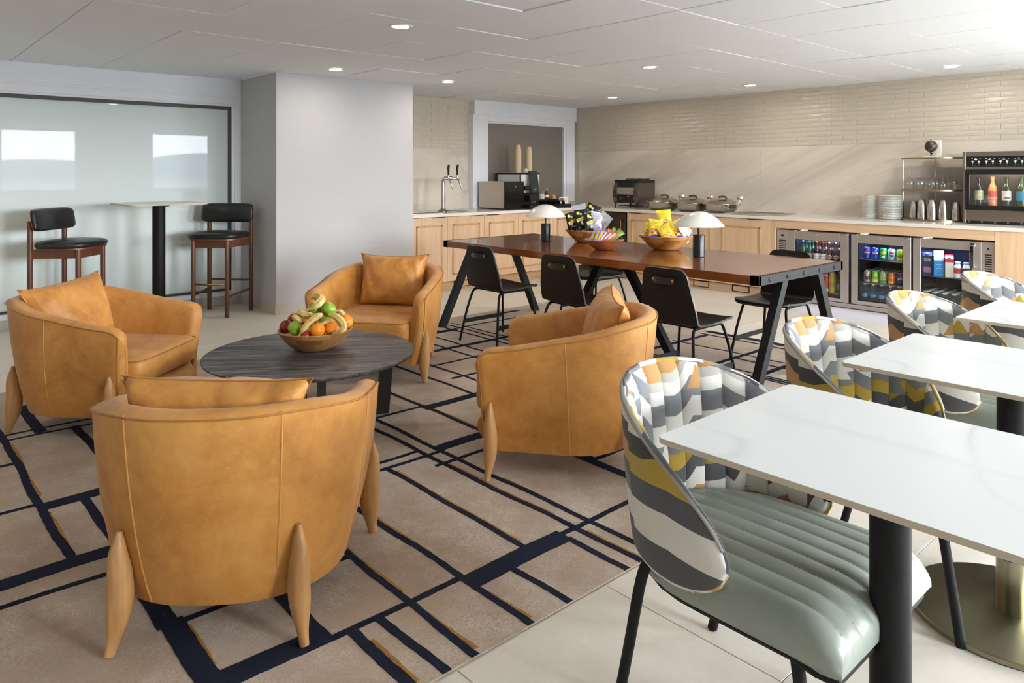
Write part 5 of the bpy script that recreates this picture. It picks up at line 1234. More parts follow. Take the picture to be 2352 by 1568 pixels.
for (dx, dy, s) in ((.045, -.04, 1), (.165, -.065, 1)):
    g = G(); g.tube(smooth([(dx, dy, .41), (dx + .004, dy - .03, .395), (dx + .0, dy - .055, .36), (dx + .02, dy - .062, .30), (dx + .042, dy - .065, .26)], 4), [.012] * 9 + [.009] * 8, 10); sp = g.build('spout', CHROME, t, 60)
    g = G(); g.tube([(dx, dy - .01, .41), (dx, dy - .01, .455)], .010, 10); g.build('valve', CHROME, t)
    g = G(); g.tube(smooth([(dx, dy - .01, .45), (dx - .002, dy - .012, .50), (dx - .003, dy - .014, .55), (dx + .006, dy - .018, .585)], 4), [.010, .011, .012, .0125, .013, .014, .015, .0155, .016, .016, .015, .013, .009], 12); g.build('lever', BLACKG, t, 60)
t = thing('milk_cooler', 'stainless steel milk cooler with a black door on the left counter', 'cooler')
g = G(); g.box(6.29, 6.62, 7.15, 7.66, Z + .012, 1.283, .004); g.build('cabinet', STEEL, t)
g = G(); g.box(6.288, 6.622, 7.118, 7.15, Z + .010, 1.284, .003); d = g.build('door', BLACKG, t)
g = G(); g.lathe([(.012, 0), (.012, .003), (.0005, .004)], 4, M=T(6.47, 7.118, 1.215) @ Rx(PI / 2)); g.build('diamond_badge', CHROME, d)
for x in (6.31, 6.60):
    for y in (7.17, 7.63): g = G(); g.lathe([(.014, 0), (.012, .013)], 12, M=T(x, y, Z)); g.build('foot', BLACKP, t)
t = thing('coffee_machine', 'white and black coffee machine with a tilted touch screen', 'coffee machine')
WPAN = mat('white_machine_panel', rgb(214, 212, 206), .35)
g = G(); g.box(6.635, 6.99, 7.20, 7.69, Z + .01, 1.386, .004); g.box(6.628, 6.995, 7.19, 7.695, 1.386, 1.398, .003); b_ = g.build('body', BLACKP, t)
g = G(); g.box(6.631, 6.636, 7.22, 7.665, 1.10, 1.378, .001); g.box(6.645, 6.985, 7.196, 7.201, 1.13, 1.378, .001); g.build('white_panel', WPAN, t)
g = G(); g.box(6.63, 6.72, 7.10, 7.20, 1.165, 1.225, .003); g.box(6.715, 6.722, 7.09, 7.11, 1.10, 1.26, .001); g.build('milk_arm', BLACKP, t)
g = G(); Ms = T(6.79, 7.10, 1.275) @ Rz(-.35) @ Rx(-.30); g.box(-.062, .062, -.012, .012, -.155, .155, .006, M=Ms); s_ = g.build('screen_housing', BLACKP, t)
g = G(); g.box(-.050, .050, -.0135, -.012, -.06, .140, M=Ms); g.build('screen', mat('dark_touch_screen', rgb(52, 52, 54), .08), s_)
text('lettering', 'W', .028, mat('logo_grey', rgb(190, 190, 190), .4), s_, Ms @ T(0, -.0125, -.11) @ Rx(PI / 2))
g = G(); g.box(6.70, 6.88, 7.08, 7.20, 1.02, 1.10, .004); g.tube([(6.77, 7.11, 1.05), (6.77, 7.11, .99)], .012, 10); g.tube([(6.81, 7.11, 1.05), (6.81, 7.11, .99)], .012, 10); g.build('brew_head', BLACKP, t)
g = G(); g.box(6.65, 6.96, 7.02, 7.20, Z, Z + .055, .004); g.build('drip_base', BLACKP, t)
# paper cups stacked upside down on the machine
CUPM = mat('kraft_paper_cup', rgb(206, 184, 148), .7, var=.03); GRNL = mat('green_line', rgb(60, 96, 60), .6)
def cup_proto(loc, label, grp):
    t = thing('paper_cup', label, 'cup', loc, group=grp); g = G(); g.lathe([(.042, 0), (.0435, .003), (.042, .006), (.030, .094), (.028, .094), (.028, .090), (.001, .090)], 24); b = g.build('wall', CUPM, t, 40)
    g = G(); g.lathe([(.0333, .074), (.0328, .078)], 24, caps=(False, False)); g.build('green_stripe', GRNL, b); return t
cp = None
for (x, y, n, nm) in ((6.74, 7.36, 23, 'left'), (6.885, 7.30, 21, 'right')):
    for i in range(n):
        l = ('kraft paper cup on top of the %s stack on the coffee machine' % nm) if i == n - 1 else ('kraft paper cup in the %s stack on the coffee machine' % nm)
        if cp is None: cp = cup_proto((x, y, 1.3985), l, 'paper cups in the left stack')
        else: dup(cp, (x, y, 1.3985 + .0131 * i), 0, l, 'paper cups in the %s stack' % nm)
t = thing('sugar_caddy', 'small white packet caddy between the paper cup stacks', 'caddy', (6.80, 7.27, 1.3985))
g = G(); g.box(-.028, .028, -.02, .02, 0, .03, .002); g.build('tray', WHITEC, t)
for i in range(4): g = G(); g.box(-.023 + i * .0125, -.014 + i * .0125, -.016, .014, .008, .055 + .006 * (i % 2), .001, M=Ry(.05 * (i - 1.5))); g.build('packet', PAPERW, t)
t = thing('condiment_organizer', 'black stepped condiment organizer beside the coffee machine', 'organizer')
g = G(); g.box(7.00, 7.52, 7.10, 7.52, Z, Z + .045, .003); g.box(7.00, 7.38, 7.24, 7.52, Z + .045, Z + .115, .003); g.build('base', BLACKP, t)
for i in range(5): g = G(); g.box(7.02 + i * .09, 7.028 + i * .09, 7.10, 7.24, Z + .045, Z + .095, .001); g.build('divider', BLACKP, t)
def lid_stack(x, y, z, r, n, m, label, nm='cup_lid', cat='lid', step=.011, grp='white cup lids in a stack'):
    t0 = thing(nm, label, cat, (x, y, z), group=grp); g = G(); g.lathe([(r, 0), (r * 1.02, .004), (r * .9, .013), (r * .86, .013), (r * .84, .009), (.001, .009)], 20); g.build('shell', m, t0, 40)
    for i in range(1, n): dup(t0, (x, y, z + step * i), 0)
LIDM = mat('white_plastic_lid', rgb(226, 224, 220), .4)
lid_stack(7.05, 7.36, Z + .1155, .046, 15, LIDM, 'white cup lid in the tall stack beside the coffee machine')
lid_stack(7.13, 7.30, Z + .1155, .040, 6, mat('printed_paper_lid', rgb(206, 200, 192), .6), 'patterned paper lid in the short leaning stack beside the syrup bottle', grp='patterned lids in a stack')
t = thing('wooden_stirrer_cup', 'little kraft cup of wooden stirrers beside the white lids', 'cup', (7.20, 7.36, Z + .1155)); g = G(); g.lathe([(.024, 0), (.031, .06), (.029, .06), (.022, .004), (.001, .004)], 16); g.build('wall', CUPM, t, 40)
for i in range(7): a = i * .9; g = G(); g.box(-.003, .003, -.0008, .0008, .005, .115, M=T(.012 * math.cos(a), .012 * math.sin(a), 0) @ Rz(a) @ Rx(.14)); g.build('stirrer', OAK, t)
t = thing('syrup_bottle', 'small clear syrup bottle with a yellow cap beside the stirrers', 'bottle', (7.285, 7.36, Z + .1155))
g = G(); g.lathe([(.026, 0), (.028, .006), (.028, .07), (.012, .098), (.011, .12)], 18); g.build('glass', mat('amber_syrup', rgb(96, 48, 18), .1), t, 40); g = G(); g.lathe([(.014, .118), (.014, .140), (.012, .142)], 14); g.build('cap', mat('yellow_cap', rgb(222, 176, 60), .4), t); g = G(); g.lathe([(.0285, .02), (.0285, .058)], 18, caps=(False, False)); g.build('label', PAPERW, t)
t = thing('muffin_basket', 'small wooden box of sugar packets at the right of the syrup bottle', 'box', (7.345, 7.30, Z + .1155)); g = G(); g.box(-.03, .03, -.04, .04, 0, .035, .002); g.build('box_body', OAK, t)
for i in range(4): g = G(); g.box(-.026, .026, -.03 + i * .017, -.022 + i * .017, .004, .058, .001); g.build('packet', mat('kraft_packet', rgb(186, 140, 84), .7), t)
t = thing('wire_basket', 'black wire basket at the right end of the organizer', 'basket', (7.47, 7.40, Z + .0455))
g = G(); 
for z in (.0, .045, .095): g.tube([(-.055, -.05, z + .002), (.055, -.05, z + .002), (.055, .05, z + .002), (-.055, .05, z + .002), (-.055, -.05, z + .002)], .0022, 6)
for i in range(5):
    for y in (-.05, .05): g.tube([(-.055 + i * .0275, y, .002), (-.055 + i * .0275, y, .097)], .0016, 5)
g.build('wire_frame', BLACKM, t)
TEAM = mat('tea_packet_brown', rgb(110, 52, 34), .5)
tp = None
for i in range(5):
    l = ['white tea packet', 'white tea packet', 'white tea packet', 'striped tea packet', 'brown-labelled tea packet'][i]
    if i in (0,):
        tp = thing('tea_packet', 'tea packet leaning in the front of the condiment organizer', 'packet', (7.385, 7.15, Z + .0455), group='tea packets in the organizer'); tp.rotation_euler = (-.25, 0, -.5)
        g = G(); g.box(-.035, .035, -.004, .004, .008, .10, .001); b = g.build('envelope', PAPERW, tp); g = G(); g.box(-.024, .024, -.0046, -.004, .03, .085); g.build('printed_panel', TEAM, b)
    else: dup(tp, (7.385 + .026 * i, 7.15 + .006 * i, Z + .0455), rot=(-.25, 0, -.5), label='tea packet leaning in the front of the condiment organizer')

# ================================================================== ON THE RIGHT COUNTER
t = thing('conveyor_toaster', 'stainless conveyor toaster with a black control panel in the corner', 'toaster')
TX0, TX1, TY0, TY1 = 7.76, 8.14, 6.12, 6.55; ST2 = mat('dull_steel', rgb(118, 108, 100), .34, 1.0, var=.08, aniso=.3)
g = G(); pf = [(TX0 + .035, .985), (TX0, 1.06), (TX0, 1.16), (TX0 + .05, 1.262), (TX1, 1.262), (TX1, .985)]
for y0, y1 in ((TY0, TY0 + .075), (TY1 - .075, TY1)):
    g.add([(x, y, z) for y in (y0, y1) for x, z in pf], [tuple(range(6)), tuple(range(6, 12))[::-1]] + [(i, 6 + i, 6 + (i + 1) % 6, (i + 1) % 6) for i in range(6)])
g.box(TX0 + .16, TX1, TY0 + .075, TY1 - .075, .985, 1.262); g.build('housing', ST2, t, 20)
g = G(); g.box(TX0 + .045, TX1 + .002, TY0 - .002, TY1 + .002, 1.262, 1.30, .004); g.build('top_cover', BLACKP, t)
g = G(); g.box(TX0 + .12, TX1 - .06, TY0 + .03, TY0 + .30, 1.305, 1.318, .002); g.box(TX0 + .14, TX0 + .16, TY0 + .06, TY0 + .08, 1.298, 1.308); g.box(TX1 - .10, TX1 - .08, TY0 + .06, TY0 + .08, 1.298, 1.308); g.build('warming_rack', BLACKP, t)
g = G(); g.box(TX0 + .012, TX0 + .16, TY0 + .075, TY1 - .075, 1.20, 1.262); g.build('feed_slot', mat('slot_dark', rgb(14, 14, 14), .6), t)
g = G(); g.box(TX0 + .006, TX0 + .16, TY0 + .075, TY1 - .075, 1.105, 1.20, .002); g.build('front_plate', STEEL, t)
g = G(); g.box(TX0 + .004, TX0 + .16, TY0 + .075, TY1 - .075, 1.0, 1.105, .003); cpn = g.build('control_panel', BLACKP, t)
g = G(); g.lathe([(.020, 0), (.018, .018), (.0005, .019)], 18, M=T(TX0 + .004, TY1 - .15, 1.05) @ Ry(-PI / 2)); g.box(TX0 - .018, TX0 - .013, TY1 - .153, TY1 - .147, 1.035, 1.068); g.build('dial', CHROME, cpn)
g = G(); g.lathe([(.016, 0), (.016, .002)], 18, M=T(TX0 + .004, TY0 + .16, 1.078) @ Ry(-PI / 2) @ Matrix.Diagonal((.55, 1.2, 1, 1))); g.build('red_badge', mat('badge_red', rgb(200, 30, 44), .4), cpn)
for x in (TX0 + .03, TX1 - .03):
    for y in (TY0 + .03, TY1 - .03): g = G(); g.lathe([(.010, Z), (.016, Z + .075)], 12, c=(x, y)); g.build('foot', BLACKP, t)
g = G(); g.box(TX0 + .02, TX0 + .24, TY0 + .08, TY1 - .08, Z + .03, Z + .038, .002); g.build('crumb_tray', BLACKP, t)
def make_dish():
    t = thing('chafing_dish', 'x', 'chafing dish', group='round steel chafing dishes on the counter')
    POL = mat('polished_steel', rgb(186, 178, 168), .14, 1.0, var=.03); ST3 = mat('satin_lid_steel', rgb(190, 180, 166), .24, 1.0, var=.03)
    g = G(); g.lathe([(.12, 0), (.165, .012), (.192, .045), (.200, .085), (.204, .098), (.198, .100)], 48); g.build('pan', POL, t, 40)
    g = G(); g.lathe([(.206, .099), (.207, .108), (.196, .118), (.15, .150), (.08, .172), (.0005, .178)], 48, caps=(True, False)); ld = g.build('lid', ST3, t, 40)
    g = G(); g.tube(smooth([(.05, -.10, .156), (.05, -.10, .185), (.01, -.115, .196), (-.04, -.115, .190)], 4), .011, 10); g.build('lid_handle', BLACKP, ld)
    g = G(); g.box(.175, .225, -.03, .03, .088, .11, .002); g.tube(smooth([(.20, -.01, .105), (.225, -.01, .13), (.215, -.01, .155)], 4), .008, 8); g.build('hinge_arm', CHROME, t)
    g = G(); g.box(.188, .262, -.02, .024, .148, .208, .014, seg=2); g.build('hinge_cover', ST3, t)
    g = G(); g.tube([(-.205, -.03, .10), (-.222, -.02, .116), (-.222, .02, .116), (-.205, .03, .10)], .006, 8); g.build('side_bracket', CHROME, t)
    return t
dish = make_dish(); RZD = -.9
for i, (y, l) in enumerate(((5.77, 'round steel chafing dish nearest the toaster'), (5.34, 'middle round steel chafing dish of the three'), (4.92, 'round steel chafing dish nearest the cold tray'))):
    if i == 0: dish.location = (7.86, y, Z); dish.rotation_euler = (0, 0, RZD); dish['label'] = l
    else: dup(dish, (7.86, y, Z), RZD, l)
t = thing('cold_tray', 'flat stainless drop-in cold tray in the worktop right of the chafing dishes', 'tray')
X0, X1, Y0, Y1 = 7.60, 8.20, 4.12, 4.73; g = G()
for p in ((X0, X1, Y0, Y0 + .045), (X0, X1, Y1 - .045, Y1), (X0, X0 + .045, Y0 + .045, Y1 - .045), (X1 - .045, X1, Y0 + .045, Y1 - .045)): g.box(*p, Z, Z + .010, .003)
g.build('rim', STEEL, t); g = G(); g.box(X0 + .045, X1 - .045, Y0 + .045, Y1 - .045, Z, Z + .002); g.build('well', mat('tray_well_steel', rgb(120, 112, 106), .25, 1), t)
def plates(x, y, r, n, step, label, grp):
    t = thing('dinner_plate' if r > .1 else 'side_plate', label, 'plate', (x, y, Z), group=grp)
    g = G(); g.lathe([(r * .62, 0), (r * .66, .0035), (r * .985, .0068), (r, .0086), (r * .985, .0112), (r * .66, .0065), (.001, .0055)], 40); g.build('plate_body', WHITEC, t, 40)
    for i in range(1, n): dup(t, (x + random.uniform(-.0012, .0012), y + random.uniform(-.0012, .0012), Z + step * i), 0, label.replace('plate in', 'plate on top of') if i == n - 1 else None)
plates(8.06, 3.235, .080, 22, .0112, 'small white plate in the left stack beside the shelf unit', 'small plates in the left stack')
plates(8.06, 3.03, .114, 22, .0112, 'large white plate in the right stack beside the shelf unit', 'large plates in the right stack')
# shelf unit with glasses and tumblers
GOLD = mat('champagne_gold', rgb(158, 138, 108), .3, 1.0, var=.04); SYC, SA, SD, SXB = 2.645, .318, .30, 8.205
t = thing('display_shelf', 'champagne gold three-tier half-round display shelf on the counter', 'shelf')
def half(a, d): return [(SXB - d * math.sin(PI * i / 24), SYC - a * math.cos(PI * i / 24)) for i in range(25)][::-1]
for z, nm in ((Z, 'lower_tray'), (1.218, 'middle_shelf'), (1.538, 'top_shelf')):
    g = G(); g.prism(half(SA, SD), z, z + .016); s_ = g.build(nm, GOLD, t, 20)
    if nm == 'lower_tray': g = G(); g.prism(half(SA - .012, SD - .012), z + .016, z + .0175); g.build('black_mat', BLACKP, s_)
for y in (SYC - SA + .008, SYC, SYC + SA - .008): g = G(); g.tube([(SXB - .006, y, Z + .016), (SXB - .006, y, 1.545)], .0065, 10); g.build('post', GOLD, t)
GL = glass('clear_glassware', (.93, .94, .94, 1), .10)
def wineglass(key, loc, label, grp, hh, rb, hb, P_={}):
    if key in P_: return dup(P_[key], loc, 0, label, grp)
    t = thing('wine_glass' if hh > .2 else 'goblet_glass', label, 'glass', loc, group=grp)   # standing upside down on its rim
    pr = [(rb * .78, 0), (rb * .95, hb * .3), (rb, hb * .55), (rb * .82, hb * .84), (rb * .35, hb * .98), (.006, hb * 1.03)]
    g = G(); g.lathe(pr, 24, caps=(False, False)); g.build('bowl', GL, t, 60)
    g = G(); g.lathe([(.006, hb * 1.02), (.0038, hb * 1.15), (.0038, hh - .012), (.007, hh - .005)], 12, caps=(False, False)); g.build('stem', GL, t, 60)
    g = G(); g.lathe([(.006, hh - .006), (rb * .82, hh - .002), (rb * .82, hh), (.0005, hh)], 24, caps=(False, False)); g.build('foot', GL, t, 60)
    P_[key] = t; return t
ZS = 1.2345
for i, (x, y) in enumerate(((8.05, 2.84), (8.13, 2.80), (8.03, 2.735), (8.12, 2.715), (8.02, 2.63), (8.12, 2.62))):
    wineglass('w', (x, y, ZS), ['upturned wine glass at the left front of the middle shelf', 'upturned wine glass at the left back of the middle shelf', 'second upturned wine glass in the front row of the middle shelf', 'second upturned wine glass in the back row of the middle shelf', 'third upturned wine glass in the front row of the middle shelf', 'third upturned wine glass in the back row of the middle shelf'][i], 'upturned wine glasses on the middle shelf', .235, .047, .115)
for i, (x, y) in enumerate(((8.03, 2.525), (8.05, 2.43), (8.14, 2.52), (8.14, 2.42))):
    wineglass('s', (x, y, ZS), ['upturned short goblet beside the wine glasses, front', 'upturned short goblet next to the wine dispenser, front', 'upturned short goblet at the back of the middle shelf beside the wine glasses', 'upturned short goblet at the back, next to the wine dispenser'][i], 'upturned short goblets on the middle shelf', .145, .046, .088)
tum = None
for i, (x, y, n) in enumerate(((8.07, 2.805, 2), (8.01, 2.71, 3), (7.99, 2.61, 3), (8.00, 2.51, 3), (8.05, 2.415, 2))):
    for j in range(n):
        l = '%s upturned steel tumbler of the %s stack on the lower tray' % (['bottom', 'top' if n == 2 else 'middle', 'top'][j], ['leftmost', 'second', 'third', 'fourth', 'rightmost'][i])
        if tum is None:
            tum = thing('steel_tumbler', l, 'cup', (x, y, Z + .0177), group='steel tumblers stacked upside down'); g = G()
            g.lathe([(.044, 0), (.0445, .004), (.0425, .06), (.040, .096), (.029, .155), (.027, .158), (.001, .158)], 28); b = g.build('cup_wall', mat('spun_steel', rgb(186, 182, 176), .24, 1.0, var=.03), tum, 30); g = G(); g.lathe([(.0452, 0), (.0452, .0045)], 28, caps=(False, False)); g.build('rolled_rim', CHROME, b)
        else: dup(tum, (x, y, Z + .0177 + .019 * j), 0, l)
# globe and bookend
t = thing('bookend', 'white stone L-shaped bookend on the top shelf behind the globe', 'bookend', (8.09, 2.62, 1.5545))
g = G(); g.box(.0, .022, -.058, .058, 0, .172, .002); g.build('upright', mat('white_stone', rgb(222, 218, 210), .4), t); g = G(); g.box(-.13, .0, -.05, .065, 0, .012, .002); g.build('foot_plate', mat('white_stone', rgb(222, 218, 210), .4), t)
t = thing('desk_globe', 'small dark globe on a bronze foot on the top shelf', 'globe', (8.025, 2.632, 1.567))
k = NT('dark_globe_map'); n = k.noise(k.coord(), 22, 4, .6, .4); k.set(col=k.ramp(n, [(.50, rgb(26, 24, 24)), (.53, rgb(92, 72, 54)), (.62, rgb(70, 56, 44))]), rough=.3); BRZ = mat('dark_bronze', rgb(50, 42, 34), .35, .7)
g = G(); g.lathe([(max(.0004, .058 * math.cos(-PI / 2 + PI * i / 16)), .098 + .058 * math.sin(-PI / 2 + PI * i / 16)) for i in range(17)], 32, caps=(False, False)); g.build('sphere', k.m, t, 80)
g = G(); g.tube(smooth([(0, 0, .004), (0, 0, .016), (.0, -.012, .024), (0, .008, .034), (0, 0, .042)], 4), .006, 8); g.lathe([(.02, 0), (.02, .004), (.006, .008)], 16); g.build('foot', BRZ, t)
g = G(); g.tube([(0, 0, .150), (0, 0, .168)], .005, 8); g.build('finial', BRZ, t)
# ---- wine dispenser
t = thing('wine_dispenser', 'stainless wine dispenser cabinet with lit controls, at the far right of the counter', 'wine dispenser')
WX, WX1, WY0, WY1, WZ1 = 7.90, 8.26, 1.28, 2.312, 1.597; DST = mat('bronze_steel', rgb(140, 128, 116), .32, 1.0, var=.05, aniso=.4)
g = G(); g.box(WX, WX1, WY1 - .022, WY1, Z + .012, WZ1, .002); g.box(WX, WX1, WY0, WY0 + .022, Z + .012, WZ1, .002); g.box(WX, WX1, WY0 + .022, WY1 - .022, 1.555, WZ1 - .002, .001); g.box(WX + .02, WX1, WY0 + .022, WY1 - .022, WZ1 - .002, WZ1 + .002)
g.box(WX, WX1, WY0 + .022, WY1 - .022, 1.43, 1.455, .001); g.box(WX, WX1, WY0 + .022, WY1 - .022, Z + .03, 1.045, .001); g.box(WX1 - .015, WX1, WY0 + .022, WY1 - .022, 1.045, 1.43); g.build('cabinet', DST, t)
g = G(); g.box(WX + .003, WX + .20, WY0 + .022, WY1 - .03, 1.455, 1.555); dp = g.build('display_panel', BLACKG, t)
g = G(); g.box(WX + .03, WX + .20, WY0 + .022, WY1 - .022, Z, Z + .03); g.build('base_grille', BLACKP, t)
for i in range(9): g = G(); g.box(WX + .004, WX + .03, WY1 - .06 - i * .105, WY1 - .045 - i * .105, Z + .012, Z + .03); g.build('grille_bar', DST, t)
g = G(); wy0, wy1 = WY0 + .025, WY1 - .024
for p in ((wy0, wy1, 1.385, 1.43), (wy0, wy1, 1.048, 1.092), (wy0, wy0 + .04, 1.092, 1.385), (wy1 - .035, wy1, 1.092, 1.385)): g.box(WX - .008, WX + .018, p[0], p[1], p[2], p[3], .001)
dr = g.build('door_frame', BLACKG, t); g = G(); g.box(WX + .0, WX + .005, wy0 + .04, wy1 - .035, 1.092, 1.385); g.build('door_glass', glass('dispenser_glass', (.94, .95, .95, 1)), dr)
g = G(); g.box(WX + .02, WX + .03, WY0 + .03, WY1 - .03, 1.418, 1.424); g.build('light_bar', emis('dispenser_lamp', (1, .93, .82, 1), 16), t); lamp('dispenser_glow', 'AREA', (WX + .04, (WY0 + WY1) / 2, 1.414), 2.2, (1, .94, .86), .03, (0, 0, 0), size_y=.9)
ICW, ICP, ICG = emis('icon_white', (1, .97, .86, 1), 1.3), emis('icon_pink', (1, .55, .75, 1), 1.0), emis('icon_green', (.66, 1, .55, 1), 1.2)
WYS = [2.215, 2.10, 1.987, 1.87, 1.755, 1.64]
for i, y in enumerate(WYS):
    for dy, m in ((.026, [ICP, ICW, ICW, ICW, ICW, ICW][i]), (-.026, [ICP, ICW, ICW, ICG, ICW, ICG][i])):   # small glass pictograms
        g = G(); X = WX + .0024; yy = y + dy - .01
        g.add([(X, yy - .009, 1.513), (X, yy + .009, 1.513), (X, yy + .0075, 1.499), (X, yy - .0075, 1.499)], [(0, 1, 2, 3)]); g.box(X - .0002, X, yy - .002, yy + .002, 1.487, 1.4985); g.box(X - .0002, X, yy - .006, yy + .006, 1.485, 1.487); g.build('glass_icon', m, dp)
    for k_, (dy, z, w) in enumerate(((0, 1.536, .007), (0, 1.523, .013), (.03, 1.534, .004), (-.036, 1.534, .003), (.026, 1.471, .0045), (0, 1.471, .0045), (-.026, 1.471, .0045))):
        g = G(); g.box(WX + .002, WX + .0026, y - .01 + dy - w, y - .01 + dy + w, z - .0022, z + .0022); g.build('indicator', ICW if z > 1.5 else mat('icon_grey', rgb(190, 190, 186), .4), dp)
    g = G(); g.tube([(WX - .012, y + .01, 1.437), (WX + .01, y, 1.443)], .004, 8); g.build('spout', CHROME, t)
wb = [('dark red wine bottle with a pale striped label, at the left in the wine dispenser', rgb(24, 16, 18), rgb(206, 200, 160), 'stripe'), ('rose wine bottle with a coral label in the wine dispenser', rgb(226, 134, 84), rgb(196, 84, 70), 'rose'), ('dark green wine bottle with a white label in the wine dispenser', rgb(48, 44, 12), rgb(226, 222, 212), 'white'),
      ('green wine bottle with a teal label in the wine dispenser', rgb(56, 66, 18), rgb(30, 128, 150), 'teal'), ('dark wine bottle past the teal one in the wine dispenser', rgb(30, 20, 20), rgb(210, 204, 190), 'w5'), ('pale green wine bottle at the far right in the wine dispenser', rgb(80, 92, 40), rgb(226, 222, 212), 'w6')]
for (l, c, lc, key), y in zip(wb, WYS):
    b = bottle('wine_' + key, (8.03, y, 1.0465 + .0), FACE + .06, l, 'wine bottles in the dispenser', m=mat('wine_glass_' + key, c, .08, var=.04), r=.038, h=.315, neck=.0145, sh=.60, label_m=mat('wine_label_' + key, lc, .55), lz=(.30, .58), capm=mat('foil_' + key, c, .4), name='wine_bottle')
    if key == 'white': text('lettering', 'TONI CLARI', .0125, mat('ink', rgb(50, 48, 44), .6), b, T(0, 0, .162), wrap=.0395); g = G(); cyl_patch(g, .038, -.6, .5, .108, .128, 0, .0012); g.build('vignette', mat('ink_grey', rgb(110, 112, 104), .6), b)
    if key == 'stripe':
        for q in range(7): g = G(); g.lathe([(.0390, .105 + q * .011), (.0390, .108 + q * .011)], 20, caps=(False, False)); g.build('label_stripe', mat('stripe_dark', rgb(110, 104, 84), .6), b)
    if key == 'rose': g = G(); g.lathe([(.0391, .10), (.0391, .125)], 20, caps=(False, False)); g.build('label_band', mat('coral_pale', rgb(220, 150, 130), .6), b)
    g = G(); g.lathe([(.044, 0), (.044, .042), (.041, .042), (.041, .001)], 24, caps=(True, False)); g.build('steel_cradle', CHROME, b)

# ================================================================== SNACKS ON THE LONG TABLE
def pouch(name, label, cat, grp, W, Hh, Tk, mf, mb, mc, loc, yaw, tilt, roll, P_={}, decor=None, key=None):
    """A sealed pouch: puffed middle, flat crimped ends; front faces -y."""
    R_ = (T(*loc) @ Rz(yaw) @ Rx(tilt) @ Ry(roll)); eul = R_.to_euler()
    if key in P_:
        o = dup(P_[key], loc, rot=eul, label=label, group=grp); return o
    t = thing(name, label, cat, loc, group=grp); t.rotation_euler = eul
    def pt(u, v, s): 
        x = (u - .5) * W * (1 - .05 * math.sin(PI * v)); z = (v - .5) * Hh; c = .07
        q = 0 if v < c or v > 1 - c else math.sin(PI * (v - c) / (1 - 2 * c)) ** .55
        y = s * (.0008 + Tk / 2 * q * (1 - abs(2 * u - 1) ** 2.4) ** .6) + .0035 * math.sin(u * 9 + v * 7) * (1 - abs(2 * v - 1)) + (.003 * math.sin(u * 40) if q == 0 else 0)
        return (x, y, z)
    g = G(); g.grid(lambda i, j: pt(i, j, -1), 14, 18, 0); n1 = len(g.f); g.grid(lambda i, j: pt(i, j, 1), 14, 18, 1, flip=True)
    me = g.mesh(name + '_film', [mf, mb], 60); put('film', me, t)
    if decor: decor(t)
    P_[key] = t; return t
k = NT('pretzel_pouch_print'); v = k.coord('Object'); s_ = k.n('SeparateXYZ'); k.l(v, s_.inputs[0]); vo = k.n('TexVoronoi'); vo.inputs['Scale'].default_value = 60; k.l(v, vo.inputs['Vector'])
pz = k.ramp(vo.outputs['Distance'], [(.0, rgb(90, 36, 10)), (.35, rgb(196, 104, 30)), (.6, rgb(238, 190, 90))])
zz = k.math('ADD', s_.outputs[2], k.math('MULTIPLY', k.math('POWER', k.math('ABSOLUTE', s_.outputs[0]), 2.0), 5.0)); f1 = k.math('GREATER_THAN', zz, .005); f2 = k.math('LESS_THAN', zz, -.048)
c = k.mix(f1, pz, rgb(244, 214, 64)); c = k.mix(f2, c, rgb(40, 84, 178)); k.set(col=c, rough=.3, spec=.5); YPR = k.m
YBK = mat('pouch_back_print', rgb(206, 208, 220), .35, var=.12, vs=40); PRINTL = mat('print_lines', rgb(150, 120, 24), .5)
def ydec(t):
    g = G(); n = 30; rr = .036
    for i in range(n):
        a, b = 2 * PI * i / n, 2 * PI * (i + 1) / n; g.tube([(rr * 1.15 * math.cos(a), -.0265 + .006 * abs(math.cos(a)), .043 + rr * .72 * math.sin(a)), (rr * 1.15 * math.cos(b), -.0265 + .006 * abs(math.cos(b)), .043 + rr * .72 * math.sin(b))], .0010, 4, cap=False)
    o = g.build('oval_outline', PRINTL, t); text('lettering', "DOT'S", .020, PRINTL, t, T(0, -.0268, .043) @ Rx(PI / 2))
BW = Vector((.743, -.669, 0)); BF = Vector((.669, .743, 0)); YAW = math.atan2(-.669, .743)
def at(c, r, f, z): p = Vector(c) + BW * (r * .82) + BF * (f * .72); return (p.x, p.y, z + .024)
B3 = (4.845, 3.535, TZ + .0012); bowl('snack_bowl', 'large wooden bowl of yellow pretzel bags on the long table', B3, .216, .092, .112, 'wooden snack bowls on the long table', BOWLP, .86)
for i, (r, f, z, ti, ro, ya, l) in enumerate([(-.105, -.05, .925, -.30, .12, .15, 'yellow pretzel bag at the left front of the large bowl'), (.0, .06, .995, -.15, -.10, .0, 'yellow pretzel bag standing highest in the large bowl'), (.105, -.06, .920, -.35, -.30, -.1, 'yellow pretzel bag at the right front of the large bowl'), (-.01, -.105, .892, -.5, -.35, .1, 'yellow pretzel bag lying low at the front of the large bowl'),
                                                (-.145, .05, .895, -.5, .5, .3, 'yellow pretzel bag tipped over the left rim of the large bowl'), (.165, .02, .915, -.3, -.75, .2, 'yellow pretzel bag leaning over the right rim of the large bowl'), (.04, -.0, .905, -.45, .25, .2, 'yellow pretzel bag in the middle of the large bowl')]):
    pouch('pretzel_bag', l, 'snack bag', 'yellow pretzel bags in the large bowl', .118, .160, .045, YPR, YBK, None, at(B3, r, f, z), YAW + ya, ti, ro, decor=ydec, key='y')
pouch('pretzel_bag', 'pretzel bag showing its pale printed back at the right rim of the large bowl', 'snack bag', 'yellow pretzel bags in the large bowl', .112, .150, .04, YPR, YBK, None, at(B3, .175, -.05, .90), YAW + PI + .9, .30, .55, decor=ydec, key='y')
